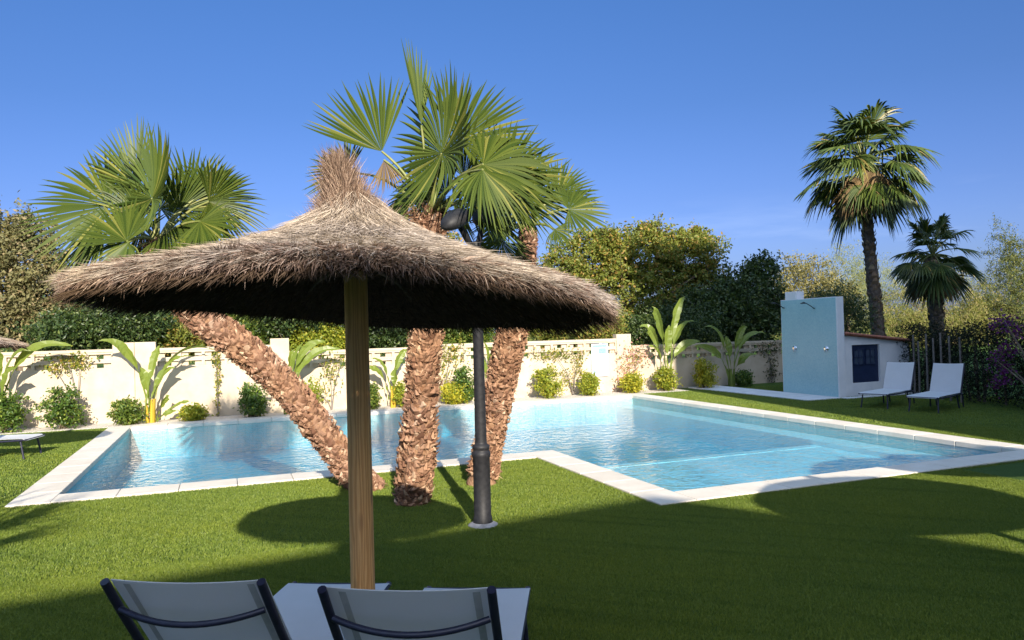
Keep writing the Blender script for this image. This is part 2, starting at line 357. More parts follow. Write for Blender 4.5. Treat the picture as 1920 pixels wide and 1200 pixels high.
# turf blades
def blades(n, xr, yr, h, wd, ok):
    x = rng.uniform(*xr, n); y = rng.uniform(*yr, n)
    k = ok(x, y); x = x[k]; y = y[k]; n = len(x)
    a = rng.uniform(0, 2*np.pi, n); hh = h*rng.uniform(.6, 1.15, n); b = np.stack([x, y, np.zeros(n)], -1)
    side = np.stack([np.cos(a), np.sin(a), np.zeros(n)], -1)*(wd*.5)
    la = rng.normal(rad(65), 1.1, n); lean = np.stack([np.cos(la), np.sin(la), np.zeros(n)], -1)*(hh*rng.uniform(.25, .95, n))[:, None]
    mid = b+lean*.35+np.array([0, 0, 1])*(hh*.6)[:, None]; tip = b+lean+np.array([0, 0, 1])*hh[:, None]
    V = np.stack([b-side, b+side, mid+side*.8, tip, mid-side*.8], 1)
    F = np.arange(n)[:, None]*5+np.array([0, 1, 2, 3, 4])[None]
    return V.reshape(-1, 3), F
def outer_v(x, y): return ((x > X0-CW-.0) & (x < X1+CW) & (y > Y0-CW) & (y < Y1+CW)) | ((x > EX-CW) & (x < X1+CW) & (y > EY-CW) & (y < Y1))
def vis(x, y):
    D = x*CF[0]+y*CF[1]; Lx = x*CR[0]+y*CR[1]; return (D > 3.2) & (np.abs(Lx) < D*.78+1.0) & ~outer_v(x, y)
mb = MB()
mb.add(*blades(1500000, (-5, 9), (2.2, 7.3), .021, .0042, vis))
mb.add(*blades(560000, (-6, 13), (7.1, 10.8), .023, .0055, lambda x, y: vis(x, y)))
mb.add(*blades(150000, (X1+CW, 18), (7, 19.4), .026, .010, vis))
mb.add(*blades(110000, (-9, X0-CW), (10, 19.35), .026, .010, vis))
tag(mb.build('turf_blades', M['blades']), 'short artificial green turf around the pool', 'lawn', kind='stuff')

# ------------------------------------------------------------------ boundary wall
WY = 20.42
wl = thing('garden_wall', 'long cream garden wall with an openwork top band behind the pool', 'wall', (0, WY, 0))
def wx(px): return at(px, 700, WY)[0]
segs = [(-16, wx(212), 1.80), (wx(293), wx(508), 1.79), (wx(543), wx(775), 1.60), (wx(803), wx(1157), 1.66), (wx(1184), 22, 1.42)]
solid = MB(); band = MB()
for x0, x1, zt in segs:
    zb = zt-.50
    solid.box(x0, x1, 0, .18, -.1, zb)
    solid.box(x0-.0, x1, -.015, .195, zt-.07, zt)                   # cap
    n = max(1, round((x1-x0)/.56)); pw = (x1-x0)/n
    for i in range(n):
        a = x0+i*pw
        for r in range(2):
            z0 = zb+r*.215; z1 = z0+.215
            band.box(a+.001, a+pw-.001, .002, .178, z0+.001, z0+.05)           # lower bed of the block
            band.box(a+.001, a+pw-.001, .002, .178, z1-.05, z1-.001)
            band.box(a+.001, a+.035, .002, .178, z0+.0505, z1-.0505); band.box(a+pw-.035, a+pw-.001, .002, .178, z0+.0505, z1-.0505)
            c = a+pw/2; g = .075
            band.box(a+.0355, c-g, .07, .13, z0+.0505, z1-.0505); band.box(c+g, a+pw-.0355, .07, .13, z0+.0505, z1-.0505)
solid.build('wall_face', M['plaster'], wl); band.build('openwork_band', M['plaster'], wl)
for i, (a, b_, z) in enumerate([(wx(212), wx(293), 1.95), (wx(508), wx(543), 1.95), (wx(775), wx(803), 1.80), (wx(1157), wx(1184), 1.79)]):
    p = MB()
    if i == 0:
        m_ = (a+b_)/2; p.box(a+.001, m_-.004, -.03, .21, -.1, z); p.box(m_+.004, b_-.001, -.03, .21, -.1, z)
    else: p.box(a+.001, b_-.001, -.03, .21, -.1, z)
    p.build('pillar', M['plaster'], wl, bevel=.006)

# sign board on the wall
a, b_ = at(1109, 645, WY-.06), at(1142, 705, WY-.06)
sg = thing('sign_board', 'tall white notice board with blue heading on the cream wall', 'sign', (a[0], WY-.035, b_[2]))
W_, H_ = b_[0]-a[0], a[2]-b_[2]
MB().box(0, W_, -.015, .015, 0, H_).build('board', M['sign_white'], sg, bevel=.004)
p = MB(); p.box(.05, W_-.05, -.019, -.0151, H_-.10, H_-.04); p.box(W_*.42, W_-.08, -.019, -.0151, H_-.30, H_-.14); p.build('heading', M['sign_blue'], sg)
p = MB()
for i in range(12):
    z = H_-.36-i*.04
    if z > .08:
        x = .05
        while x < W_-.1:
            l = random.uniform(.03, .09); p.box(x, min(x+l, W_-.05), -.018, -.0151, z, z+.014); x += l+.018
p.box(.05, W_*.36, -.018, -.0151, H_-.18, H_-.165); p.box(.05, W_*.36, -.018, -.0151, H_-.23, H_-.215)
p.build('lettering', M['sign_ink'], sg)
p = MB(); p.box(.04, .12, -.019, -.0151, .10, .18); p.build('emblem', M['sign_blue'], sg); p = MB(); p.box(W_*.35, W_*.62, -.019, -.0151, .07, .13); p.build('emblem', M['sign_green'], sg)

# ------------------------------------------------------------------ shower wall and pump hut
TX, TY0, TY1 = 14.86, 15.12, 17.22
zt0 = at(1463, 562, TY1)[2]; zt1 = at(1580, 557, TY0)[2]
TH = (zt0+zt1)/2
tw = thing('shower_wall', 'tall free-standing turquoise mosaic shower wall with two shower heads', 'shower', (TX, TY0, 0))
p = MB(); p.box(0, .012, .04, TY1-TY0-.03, 0, TH-.02); p.build('mosaic_face', M['shower'], tw)
p = MB(); p.box(.0125, .24, 0, TY1-TY0, -.05, TH); p.build('wall_core', M['white'], tw, bevel=.006)
p = MB(); yb = at(1493, 550, TY1-.4)[1]-TY0; p.box(.02, .30, yb-.22, yb+.22, TH, TH+.22); p.build('cap_block', M['white'], tw, bevel=.008)
def wall_yz(px, py):
    d = ray(px, py); q = CP+d*(TX/d[0]); return q[1]-TY0, q[2]
for (px, py), (vx, vy) in (((1470, 571), (1491, 653)), ((1527, 571), (1550, 654))):
    y0_, z0_ = wall_yz(px, py)
    p = MB(); t_ = np.linspace(0, 1, 12)
    P = np.stack([-.02-.36*np.sin(t_*1.57), np.full(12, y0_), z0_-.10+.16*np.sin(t_*2.0)], -1); p.tube(P, .012, 8)
    e = P[-1]; p.lathe([(0.0, .03), (.02, .02), (.075, -.005), (.075, -.02), (0, -.022)], e, 16)
    p.lathe([(.0, .0), (.03, .0), (.03, .02), (.0, .02)], (-.02, y0_, z0_-.11), 12)
    p.build('shower_head', M['black'], tw, True)
    y1_, z1_ = wall_yz(vx, vy)
    p = MB(); a_ = np.linspace(0, 2*np.pi, 18, endpoint=False)
    for x_, r_ in ((-.002, .07), (-.03, .065), (-.032, .03), (-.07, .03)):
        pass
    P = np.array([(-.002, y1_, z1_), (-.03, y1_, z1_), (-.031, y1_, z1_), (-.07, y1_, z1_)]); p.tube(P, [.075, .07, .032, .03], 18); p.tube([(-.055, y1_, z1_), (-.06, y1_, z1_-.09)], .009, 6)
    p.build('shower_valve', M['chrome'], tw, True)
mb = MB(); mb.box(13.75, TX-.003, 15.05, 20.3, -.05, .035); mb.box(TX-.003, 17.5, 14.85, 15.05, -.05, .03)
tag(mb.build('shower_paving', M['concrete'], bevel=.01), kind='structure')

HY = TY0+.10
hx0, hx1 = TX+.245, at(1703, 690, HY)[0]
hz0, hz1 = at(1596, 628, HY)[2], at(1703, 641, HY)[2]
hut = thing('pump_hut', 'low white hut with a red tile roof beside the turquoise shower wall', 'hut', (0, HY, 0))
dx0, dx1 = at(1598, 680, HY)[0], at(1650, 680, HY)[0]; dz1, dz0 = at(1624, 646, HY)[2], at(1624, 717, HY)[2]
zz = lambda x: hz0+(hz1-hz0)*(x-hx0)/(hx1-hx0)
p = MB()
p.prism([(hx0, -.05), (dx0, -.05), (dx0, zz(dx0)), (hx0, zz(hx0))], 0, .2); p.prism([(dx1, -.05), (hx1+.12, -.05), (hx1+.02, zz(hx1)), (dx1, zz(dx1))], 0, .2)
p.prism([(dx0, -.05), (dx1, -.05), (dx1, dz0), (dx0, dz0)], 0, .2); p.prism([(dx0, dz1), (dx1, dz1), (dx1, zz(dx1)), (dx0, zz(dx0))], 0, .2)
p.prism([(hx1-.2, -.05), (hx1+.12, -.05), (hx1+.02, zz(hx1)), (hx1-.2, zz(hx1-.2))], .2, 2.2); p.box(hx0, hx1-.2, 2.0, 2.2, -.05, hz1)
p.build('wall', M['white'], hut)
p = MB(); p.prism([(hx0-.0, zz(hx0)+.004), (hx1+.10, zz(hx1+.1)+.004), (hx1+.10, zz(hx1+.1)+.05), (hx0, zz(hx0)+.05)], -.08, 2.3)
for i in range(12):
    y = -.06+i*.2; P = np.array([(hx0+.02, y, zz(hx0)+.05), (hx1+.10, y, zz(hx1+.1)+.05)]); p.tube(P, .07, 10, sq=.6)
p.build('roof', M['tile_roof'], hut)
p = MB(); p.box(dx0+.002, dx1-.002, .06, .10, dz0+.002, dz1-.002); d_ = p.build('door', M['door'], hut)
q = MB(); w2 = (dx1-dx0)
for k in range(2):
    q.box(dx0+.12*w2+k*.42*w2, dx0+.46*w2+k*.42*w2, .052, .0599, dz0+(dz1-dz0)*.48, dz0+(dz1-dz0)*.88)
q.build('pane', M['glass'], d_)
q = MB()
for k in range(2):
    a0 = dx0+.12*w2+k*.42*w2; a1 = dx0+.46*w2+k*.42*w2
    for f_ in (.0, .5, 1.0): x_ = a0+(a1-a0)*f_; q.box(x_-.012, x_+.012, .040, .0515, dz0+(dz1-dz0)*.48, dz0+(dz1-dz0)*.88)
    for f_ in (.0, .5, 1.0): z_ = dz0+(dz1-dz0)*(.48+.40*f_); q.box(a0-.01, a1+.01, .034, .0395, z_-.012, z_+.012)
q.build('glazing_bar', M['door'], d_)

# ------------------------------------------------------------------ thatched parasol
def smooth_noise(a, seed, k=6):
    r = np.random.default_rng(seed); s = 0
    for i in range(1, k+1): s = s+np.sin(a*i*1.0+r.uniform(0, 6.28))*r.normal()/i
    return s
def straw(mb, base, d, ln, wd, droop, mi=0):
    """thin bent straws: base points, directions, lengths"""
    n = len(base); d = nrm(d); ref = rng.normal(size=(n, 3)); s = nrm(np.cross(d, ref))*(wd*.5)
    z = np.array([0, 0, -1.]); m_ = base+d*(ln*.5)[:, None]+z*(droop*ln*.25)[:, None]; t_ = base+d*ln[:, None]+z*(droop*ln)[:, None]
    V = np.stack([base-s, base+s, m_+s*.9, t_, m_-s*.9], 1)
    mb.add(V.reshape(-1, 3), np.arange(n)[:, None]*5+np.arange(5)[None], mi)
def parasol(name, loc, label, n_straw, rim=1.13, droop_az=None, pole_h=2.5, cat='parasol', shift=(0, 0)):
    t = thing(name, label, cat, loc)
    P = np.stack([np.zeros(14), np.zeros(14), np.linspace(-.05, pole_h-.1, 14)], -1)
    MB().tube(P, np.linspace(.058, .054, 14), 20).build('pole', M['pine'], t, True)
    rr = np.array([.07, .12, .18, .26, .36, .55, .75, .95, 1.10, 1.25]); zz_ = np.array([2.68, 2.62, 2.57, 2.515, 2.455, 2.38, 2.315, 2.255, 2.205, 2.15])
    def off(r, a):
        o = .016*smooth_noise(a, 3)*np.minimum(r, 1.4)/1.4
        if droop_az is not None: o = o-.15*np.clip(np.cos(a-droop_az), -.41, 1)*(r/1.4)**2
        return o
    def edge(a): return rim*(1+.018*smooth_noise(a*2, 5))
    def top(r, a): return np.interp(r, rr, zz_)+off(r, a)
    A = np.linspace(0, 2*np.pi, 73)[:-1]; S = np.linspace(.07, .985, 12)
    core = MB(); AA, SS = np.meshgrid(A, S); Rr = SS*edge(AA)
    sx_, sy_ = shift[0]*SS, shift[1]*SS
    up = np.stack([Rr*np.cos(AA)+sx_, Rr*np.sin(AA)+sy_, top(Rr, AA)-.02], -1); lo = up.copy(); lo[..., 2] -= .05
    n = 72; i = np.arange(11)[:, None]*n; k = np.arange(n)[None]; k2 = (k+1) % n; F = np.stack([i+k, i+k2, i+n+k2, i+n+k], -1).reshape(-1, 4)
    core.add(up.reshape(-1, 3), F); core.add(lo.reshape(-1, 3), F[:, ::-1])
    core.add(np.concatenate([up[-1], lo[-1]]), np.stack([np.arange(n), (np.arange(n)+1) % n, (np.arange(n)+1) % n+n, np.arange(n)+n], -1))
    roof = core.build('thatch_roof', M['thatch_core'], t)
    st = MB()
    def place(m, s0, s1, pw):
        a = rng.uniform(0, 2*np.pi, m); s_ = s0+(s1-s0)*rng.uniform(0, 1, m)**pw; r = s_*edge(a)
        e = np.stack([np.cos(a), np.sin(a), np.zeros(m)], -1)
        b = e*r[:, None]; b[:, 0] += shift[0]*s_; b[:, 1] += shift[1]*s_; b[:, 2] = top(r, a)
        slope = (top(np.minimum(r+.05, 1.42), a)-top(r-.05, a))/.1
        d = e.copy(); d[:, 2] = slope; tang = np.stack([-np.sin(a), np.cos(a), np.zeros(m)], -1)
        return a, r, b, nrm(d), tang, e
    a, r, b, d, tg, e = place(n_straw, .07, .97, .62); m = n_straw
    b[:, 2] += rng.uniform(-.03, .006, m); dd = d+tg*rng.normal(0, .28, m)[:, None]; dd[:, 2] += rng.normal(.05, .13, m)
    straw(st, b, dd, rng.uniform(.05, .15, m), .0024, .05+0*r)
    st.build('straw', M['thatch'], roof)
    m = n_straw//2; rm = MB(); a, r, b, d, tg, e = place(m, .82, 1.0, .8); ck_ = rng.integers(0, 420, m); ca_ = rng.uniform(0, 2*np.pi, 420)[ck_]+rng.normal(0, .014, m); tw_ = rng.normal(0, .55, 420)[ck_]; tz_ = rng.normal(0, .22, 420)[ck_]
    r = edge(ca_)*np.clip(rng.uniform(.86, .985, 420)[ck_]+rng.normal(0, .018, m), .8, 1.0); a = ca_; e = np.stack([np.cos(a), np.sin(a), np.zeros(m)], -1); tg = np.stack([-np.sin(a), np.cos(a), np.zeros(m)], -1)
    b = e*r[:, None]; b[:, 0] += shift[0]*.9; b[:, 1] += shift[1]*.9; b[:, 2] = top(r, a); d = e+np.array([0, 0, -.06])+tg*tw_[:, None]+np.array([0, 0, 1])*tz_[:, None]
    b[:, 2] += rng.uniform(-.05, .004, m); dd = d+tg*rng.normal(0, .22, m)[:, None]; dd[:, 2] += rng.normal(-.06, .16, m)
    straw(rm, b, dd, rng.uniform(.035, .08, m), .0034, rng.uniform(.0, .2, m))
    m2 = m//4; a, r, b, d, tg, e = place(m2, .93, .995, 1)     # tufts that hang from the edge
    cl = np.round(a*26)/26+rng.normal(0, .006, m2); b = b*0+np.stack([np.cos(cl)*r+shift[0], np.sin(cl)*r+shift[1], top(r, cl)-.03], -1)
    dd = np.stack([np.cos(cl)*.5, np.sin(cl)*.5, np.full(m2, -.25)], -1)+rng.normal(0, .22, (m2, 3)); straw(rm, b, dd, rng.uniform(.03, .08, m2), .004, rng.uniform(.1, .4, m2))
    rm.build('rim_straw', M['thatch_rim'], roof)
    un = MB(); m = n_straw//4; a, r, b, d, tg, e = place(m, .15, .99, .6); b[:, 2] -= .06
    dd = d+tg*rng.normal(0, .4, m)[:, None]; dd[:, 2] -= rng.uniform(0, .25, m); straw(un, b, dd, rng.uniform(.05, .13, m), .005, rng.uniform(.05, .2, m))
    un.build('underside_straw', M['shaded_straw'], roof)
    ribs = MB()
    for k in range(8):
        a_ = k*np.pi/4+.2; P = np.array([(.05*np.cos(a_), .05*np.sin(a_), 2.36), (.55*np.cos(a_), .55*np.sin(a_), 2.31+off(.55, a_)), (1.05*np.cos(a_), 1.05*np.sin(a_), 2.19+off(1.05, a_))]); ribs.tube(P, .014, 6)
    ribs.build('rib', M['dry_twig'], t)
    # the bound tuft at the tip
    tf = MB(); m = n_straw//8; a = rng.uniform(0, 2*np.pi, m); q0 = rng.uniform(0, 1, m)**1.5; r0 = (.19-.16*q0**.6)*np.sqrt(rng.uniform(0, 1, m)); z0 = 2.46+.30*q0**1.1
    b = np.stack([r0*np.cos(a)-CR[0]*.07*q0, r0*np.sin(a)-CR[1]*.07*q0, z0], -1); dd = np.stack([np.cos(a)*r0*2.4-CR[0]*.15, np.sin(a)*r0*2.4-CR[1]*.15, np.full(m, 1.0)], -1)+rng.normal(0, .36, (m, 3))
    straw(tf, b, dd, rng.uniform(.05, .17, m), .0034, 0*r0)
    P = np.array([(0, 0, 2.4), (0, 0, 2.55), (-.01, 0, 2.66), (-.02, 0, 2.75)]); tf.tube(P, [.11, .075, .045, .015], 14)
    tf.build('tuft', M['thatch_rim'], roof)
    return t
PP = np.array([.572, 3.53])
parasol('thatched_parasol', (*PP, 0), 'large thatched beach parasol on a round pine pole between two loungers', 95000, 1.13, math.atan2(CR[1]*.75+CF[1]*.65, CR[0]*.75+CF[0]*.65), 2.5, shift=(-.0*CR[0], -.0*CR[1]))
pl = at(52, 640, 13.6)
parasol('thatched_parasol', (pl[0]-1.2, 13.6, pl[2]-2.2), 'second thatched parasol at the left edge, only its rim in view', 9000, 1.13)

# ------------------------------------------------------------------ lamp post
lp = thing('lamp_post', 'black double headed garden lamp post on the lawn by the palms', 'lamp post', (2.42, 7.30, 0))
prof = [(.10, .0), (.155, .002), (.155, .018), (.13, .03), (.10, .045), (.094, .10), (.088, .11), (.088, .70), (.094, .71), (.098, .735), (.094, .76), (.083, .768), (.083, .79), (.09, .80), (.09, .825), (.066, .84), (.060, .86)]
MB().lathe(prof[:5]+[(.0, .05)], n=32).build('base_flange', M['flange'], lp, True)
MB().lathe([(.104, .03)]+prof[5:], n=32).build('sleeve', M['black'], lp, True)
MB().lathe([(.060, .80), (.060, .86), (.050, 2.86), (.056, 2.87), (.056, 2.92), (.0, 2.93)], n=24).build('pole', M['black'], lp, True)
for sgn, px, py in ((-1, 856, 414), (1, 908, 408)):
    e = atD(px, py, 7.45 if sgn < 0 else 7.95)-np.array([2.42, 7.30, 0])
    s0 = np.array([0, 0, 2.84]); P = np.array([s0, s0*.6+e*.4+[0, 0, -.03], e*.9+s0*.1])
    arm = MB().tube(P, [.035, .032, .03], 10).build('arm', M['black'], lp, True)
    hd = MB(); ax = nrm(e-s0); ax = nrm(ax*np.array([1, 1, .0])+np.array([0, 0, .35])*(-sgn*-1 if sgn < 0 else 1)); sd = nrm(np.cross(ax, [0, 0, 1])); nn_ = np.cross(sd, ax)
    th = np.linspace(0, np.pi, 14); ph = np.linspace(0, 2*np.pi, 20, endpoint=False)
    T_, P_ = np.meshgrid(th, ph, indexing='ij')
    V = e+ax*((.21 if sgn < 0 else .15)*np.cos(T_))[..., None]+sd*(.13*np.sin(T_)*np.cos(P_))[..., None]+nn_*(np.where(np.sin(P_) > 0, .115, .075)*np.sin(T_)*np.sin(P_))[..., None]
    i = np.arange(13)[:, None]*20; k = np.arange(20)[None]; k2 = (k+1) % 20
    hd.add(V.reshape(-1, 3), np.stack([i+k, i+k2, i+20+k2, i+20+k], -1).reshape(-1, 4)); hd.build('lamp_head', M['black'], lp, True)

# ------------------------------------------------------------------ sun loungers
def lounger(label, loc, rz, back_ang=53, seat=1.475, blen=.84, W=.65, bow=.022):
    t = thing('sun_lounger', label, 'sun lounger', loc, rz, 'white sling sun loungers'); hw = W/2; zs = .36
    ca, sa = math.cos(rad(back_ang)), math.sin(rad(back_ang)); bt = np.array([0, -blen*ca, zs+blen*sa])
    s_ = np.linspace(0, 1, 10)
    for sg_ in (-1, 1):
        y = seat*(1-s_); P = np.stack([np.full(10, sg_*(hw-.018)), y, zs-.028-.02*np.sin(s_*np.pi)], -1); MB().tube(P, .02, 10, sq=.8).build('seat_rail', M['navy'], t, True)
        P = np.stack([np.full(10, sg_*(hw-.012)), -blen*ca*s_*1.025, zs-.024+blen*sa*s_*1.025], -1); P[:, 1] -= .022+.018*np.sin(s_*np.pi)
        MB().tube(P, .0185, 10).build('back_rail', M['navy'], t, True)
        for y0_, y1_ in ((seat-.12, seat-.06), (.10, .02)):
            MB().tube([(sg_*(hw-.05), y0_, zs-.04), (sg_*(hw-.03), y1_, 0)], .017, 8).build('leg', M['navy'], t, True)
        MB().tube([(sg_*(hw-.04), -.22, zs-.045), (sg_*(hw-.05), -.30, 0)], .016, 8).build('leg', M['navy'], t, True)
        MB().tube([(sg_*(hw-.035), .12, zs-.048), (sg_*(hw-.035), -.24, zs-.048)], .014, 8).build('side_bar', M['navy'], t, True)
    x = np.linspace(-(hw-.03), hw-.03, 15); f = .84
    yb = -blen*ca*f-.03; zb = zs+blen*sa*f-.03; u = 1-(x/hw)**2
    P = np.stack([x, yb-.085*u*sa, zb-.05*u], -1); MB().tube(P, .014, 8).build('crossbar', M['navy'], t, True)
    MB().tube([(-(hw-.04), seat-.02, zs-.03), (hw-.04, seat-.02, zs-.03)], .014, 8).build('foot_bar', M['navy'], t, True)
    MB().tube([(-(hw-.04), 0, zs-.035), (hw-.04, 0, zs-.035)], .014, 8).build('hinge_bar', M['navy'], t, True)
    def sheet(name, fn, nu, nv, th):
        U, V = np.meshgrid(np.linspace(-1, 1, nu), np.linspace(0, 1, nv)); A, N = fn(U, V)
        B = A-N*th; m = MB(); i = np.arange(nv-1)[:, None]*nu; k = np.arange(nu-1)[None]
        F = np.stack([i+k, i+k+1, i+nu+k+1, i+nu+k], -1).reshape(-1, 4); n_ = nu*nv
        m.add(np.concatenate([A.reshape(-1, 3), B.reshape(-1, 3)]), np.concatenate([F, F[:, ::-1]+n_]))
        e = np.concatenate([np.arange(nu), np.arange(1, nv)*nu+nu-1, (nv-1)*nu+np.arange(nu-2, -1, -1), np.arange(nv-2, 0, -1)*nu])
        e2 = np.roll(e, -1); allv = np.concatenate([A.reshape(-1, 3), B.reshape(-1, 3)]); m.add(allv, np.stack([e, e2, e2+n_, e+n_], -1)); return m.build(name, M['sling'], t, True)
    def fs(U, V):
        A = np.stack([U*hw, seat*(1-V), zs-.02*(1-U**2)*np.sin(V*np.pi)**.5+.0*V], -1); A[..., 2] -= .035*np.clip((.06-V)/.06, 0, 1)**2
        return A, np.broadcast_to(np.array([0, 0, 1.]), A.shape)
    def fb(U, V):
        sag = bow*(1-U**2)*(.55+.45*np.sin(V*np.pi)); dip = .008*(1-U**2)*np.clip((V-.8)/.2, 0, 1)
        nrm_ = np.array([0, sa, ca]); ll = blen*V*.985-dip
        A = np.stack([U*(hw-.012), -ca*ll, zs+sa*ll], -1)-nrm_*sag[..., None]; return A, np.broadcast_to(nrm_, A.shape)
    sheet('seat_sling', fs, 9, 24, .004); bs = sheet('back_sling', fb, 15, 16, .004)
    V_ = np.linspace(.02, .98, 16); m = MB()
    for sg_ in (-1, 1):
        A = []
        for u_ in (.76, .85):
            q, n_ = fb(np.full(16, sg_*u_), V_); A.append(q-n_*.0065)
        i = np.arange(15); m.add(np.concatenate(A), np.stack([i, i+1, i+17, i+16], -1))
    m.build('hem', M['hem'], bs)
    return t
def cam_xy(Lx, D): return CR[:2]*Lx+CF[:2]*D/ (CF[0]**2+CF[1]**2)**.5*1.0
dirn = CR[:2]*.164+CF[:2]*1.98; rz1 = math.atan2(dirn[1], dirn[0])-math.pi/2
du = nrm(dirn)
def lounger_px(fl, fr, label, dirv, seat=1.475, W=.68, **kw):          # foot corners on the seat plane
    a = gp(*fl, .36); b = gp(*fr, .36); c = (a+b)[:2]/2; rz = math.atan2(dirv[1], dirv[0])-math.pi/2
    o = c-np.asarray(dirv)*seat; return lounger(label, (o[0], o[1], 0), rz, seat=seat, W=W, **kw)
lounger_px((548, 1083), (735, 1090), 'white sling lounger with dark frame, foreground, left of the parasol pole', du)
lounger_px((797, 1093), (998, 1097), 'white sling lounger with dark frame, foreground, right of the parasol pole', du)
dv = -np.array([math.cos(rad(20)), math.sin(rad(20))])
lounger_px((1606, 736), (1667, 738), 'shaded white lounger standing right in front of the white hut', dv, 1.30, .65, back_ang=66, blen=.70)
lounger_px((1697, 741), (1761, 745), 'shaded white lounger between its neighbour and the dark hedge', dv, 1.30, .65, back_ang=66, blen=.70)
fl = gp(48, 822, .36)[:2]; dl = nrm(np.array([.97, -.25])); o_ = fl-dl*1.46+np.array([.08, .3])
lounger('sunlit white lounger cut by the left edge on the lawn', (o_[0], o_[1], 0), math.atan2(dl[1], dl[0])-math.pi/2, 40)

# ------------------------------------------------------------------ palms
def fan(mb, hub, axis, normal, R, spread=150, n=42, cup=.18, droop=.22, seed=0, fuse=.54, pleat=.95):
    r_ = np.random.default_rng(seed); axis = nrm(axis); normal = nrm(np.asarray(normal)-axis*np.dot(axis, normal)); side = np.cross(normal, axis)
    phi = np.linspace(-rad(spread), rad(spread), n)+r_.normal(0, .012, n); dphi = 2*rad(spread)/(n-1)
    rows = np.array([.015, .2, fuse*.75, fuse, .65, .76, .89, 1.0]); m = len(rows)
    ln = R*(1-.30*(np.abs(phi)/rad(150))**2)*r_.uniform(.92, 1.04, n); tw = r_.normal(0, .05, n); dr = droop*r_.uniform(.5, 1.6, n)
    V = np.zeros((n, m, 3, 3))
    for j, q in enumerate(rows):
        wdt = dphi*.5*q if q <= fuse else dphi*.5*fuse*max(.03, 1-((q-fuse)/(1-fuse))**1.7)
        for k, s_ in enumerate((-1, 0, 1)):
            ph = phi+tw*max(0, q-fuse)
            dvec = np.cos(ph)[:, None]*axis+np.sin(ph)[:, None]*side; tv = -np.sin(ph)[:, None]*axis+np.cos(ph)[:, None]*side
            pos = hub+dvec*(ln*q)[:, None]+tv*(s_*wdt*ln)[:, None]+normal*(cup*R*q*q)+normal*((pleat*wdt*ln)[:, None] if s_ == 0 else 0)
            pos[:, 2] -= dr*R*max(0, q-.35)**2*1.6
            V[:, j, k] = pos
    b = np.arange(n)[:, None, None]*(m*3)+np.arange(m-1)[None, :, None]*3+np.arange(2)[None, None]
    F = np.stack([b, b+1, b+4, b+3], -1).reshape(-1, 4); mb.add(V.reshape(-1, 3), F)
def frond(parent, crown, hub, axis, normal, R, seed, mat='frond', pr=.016, **kw):
    m = MB(); o = np.asarray(parent.location); hub = np.asarray(hub, float)-o; crown = np.asarray(crown, float)-o
    fan(m, hub, axis, normal, R, seed=seed, **kw)
    fo = m.build('frond', M[mat], parent)
    d = hub-crown; ln = np.linalg.norm(d); t_ = np.linspace(0, 1, 7)[:, None]; P = crown+d*t_+np.array([0, 0, .10*ln])*np.sin(t_*np.pi)
    MB().tube(P, np.linspace(pr*1.5, pr*.8, 7), 7).build('petiole', M['petiole'], fo, True); return fo
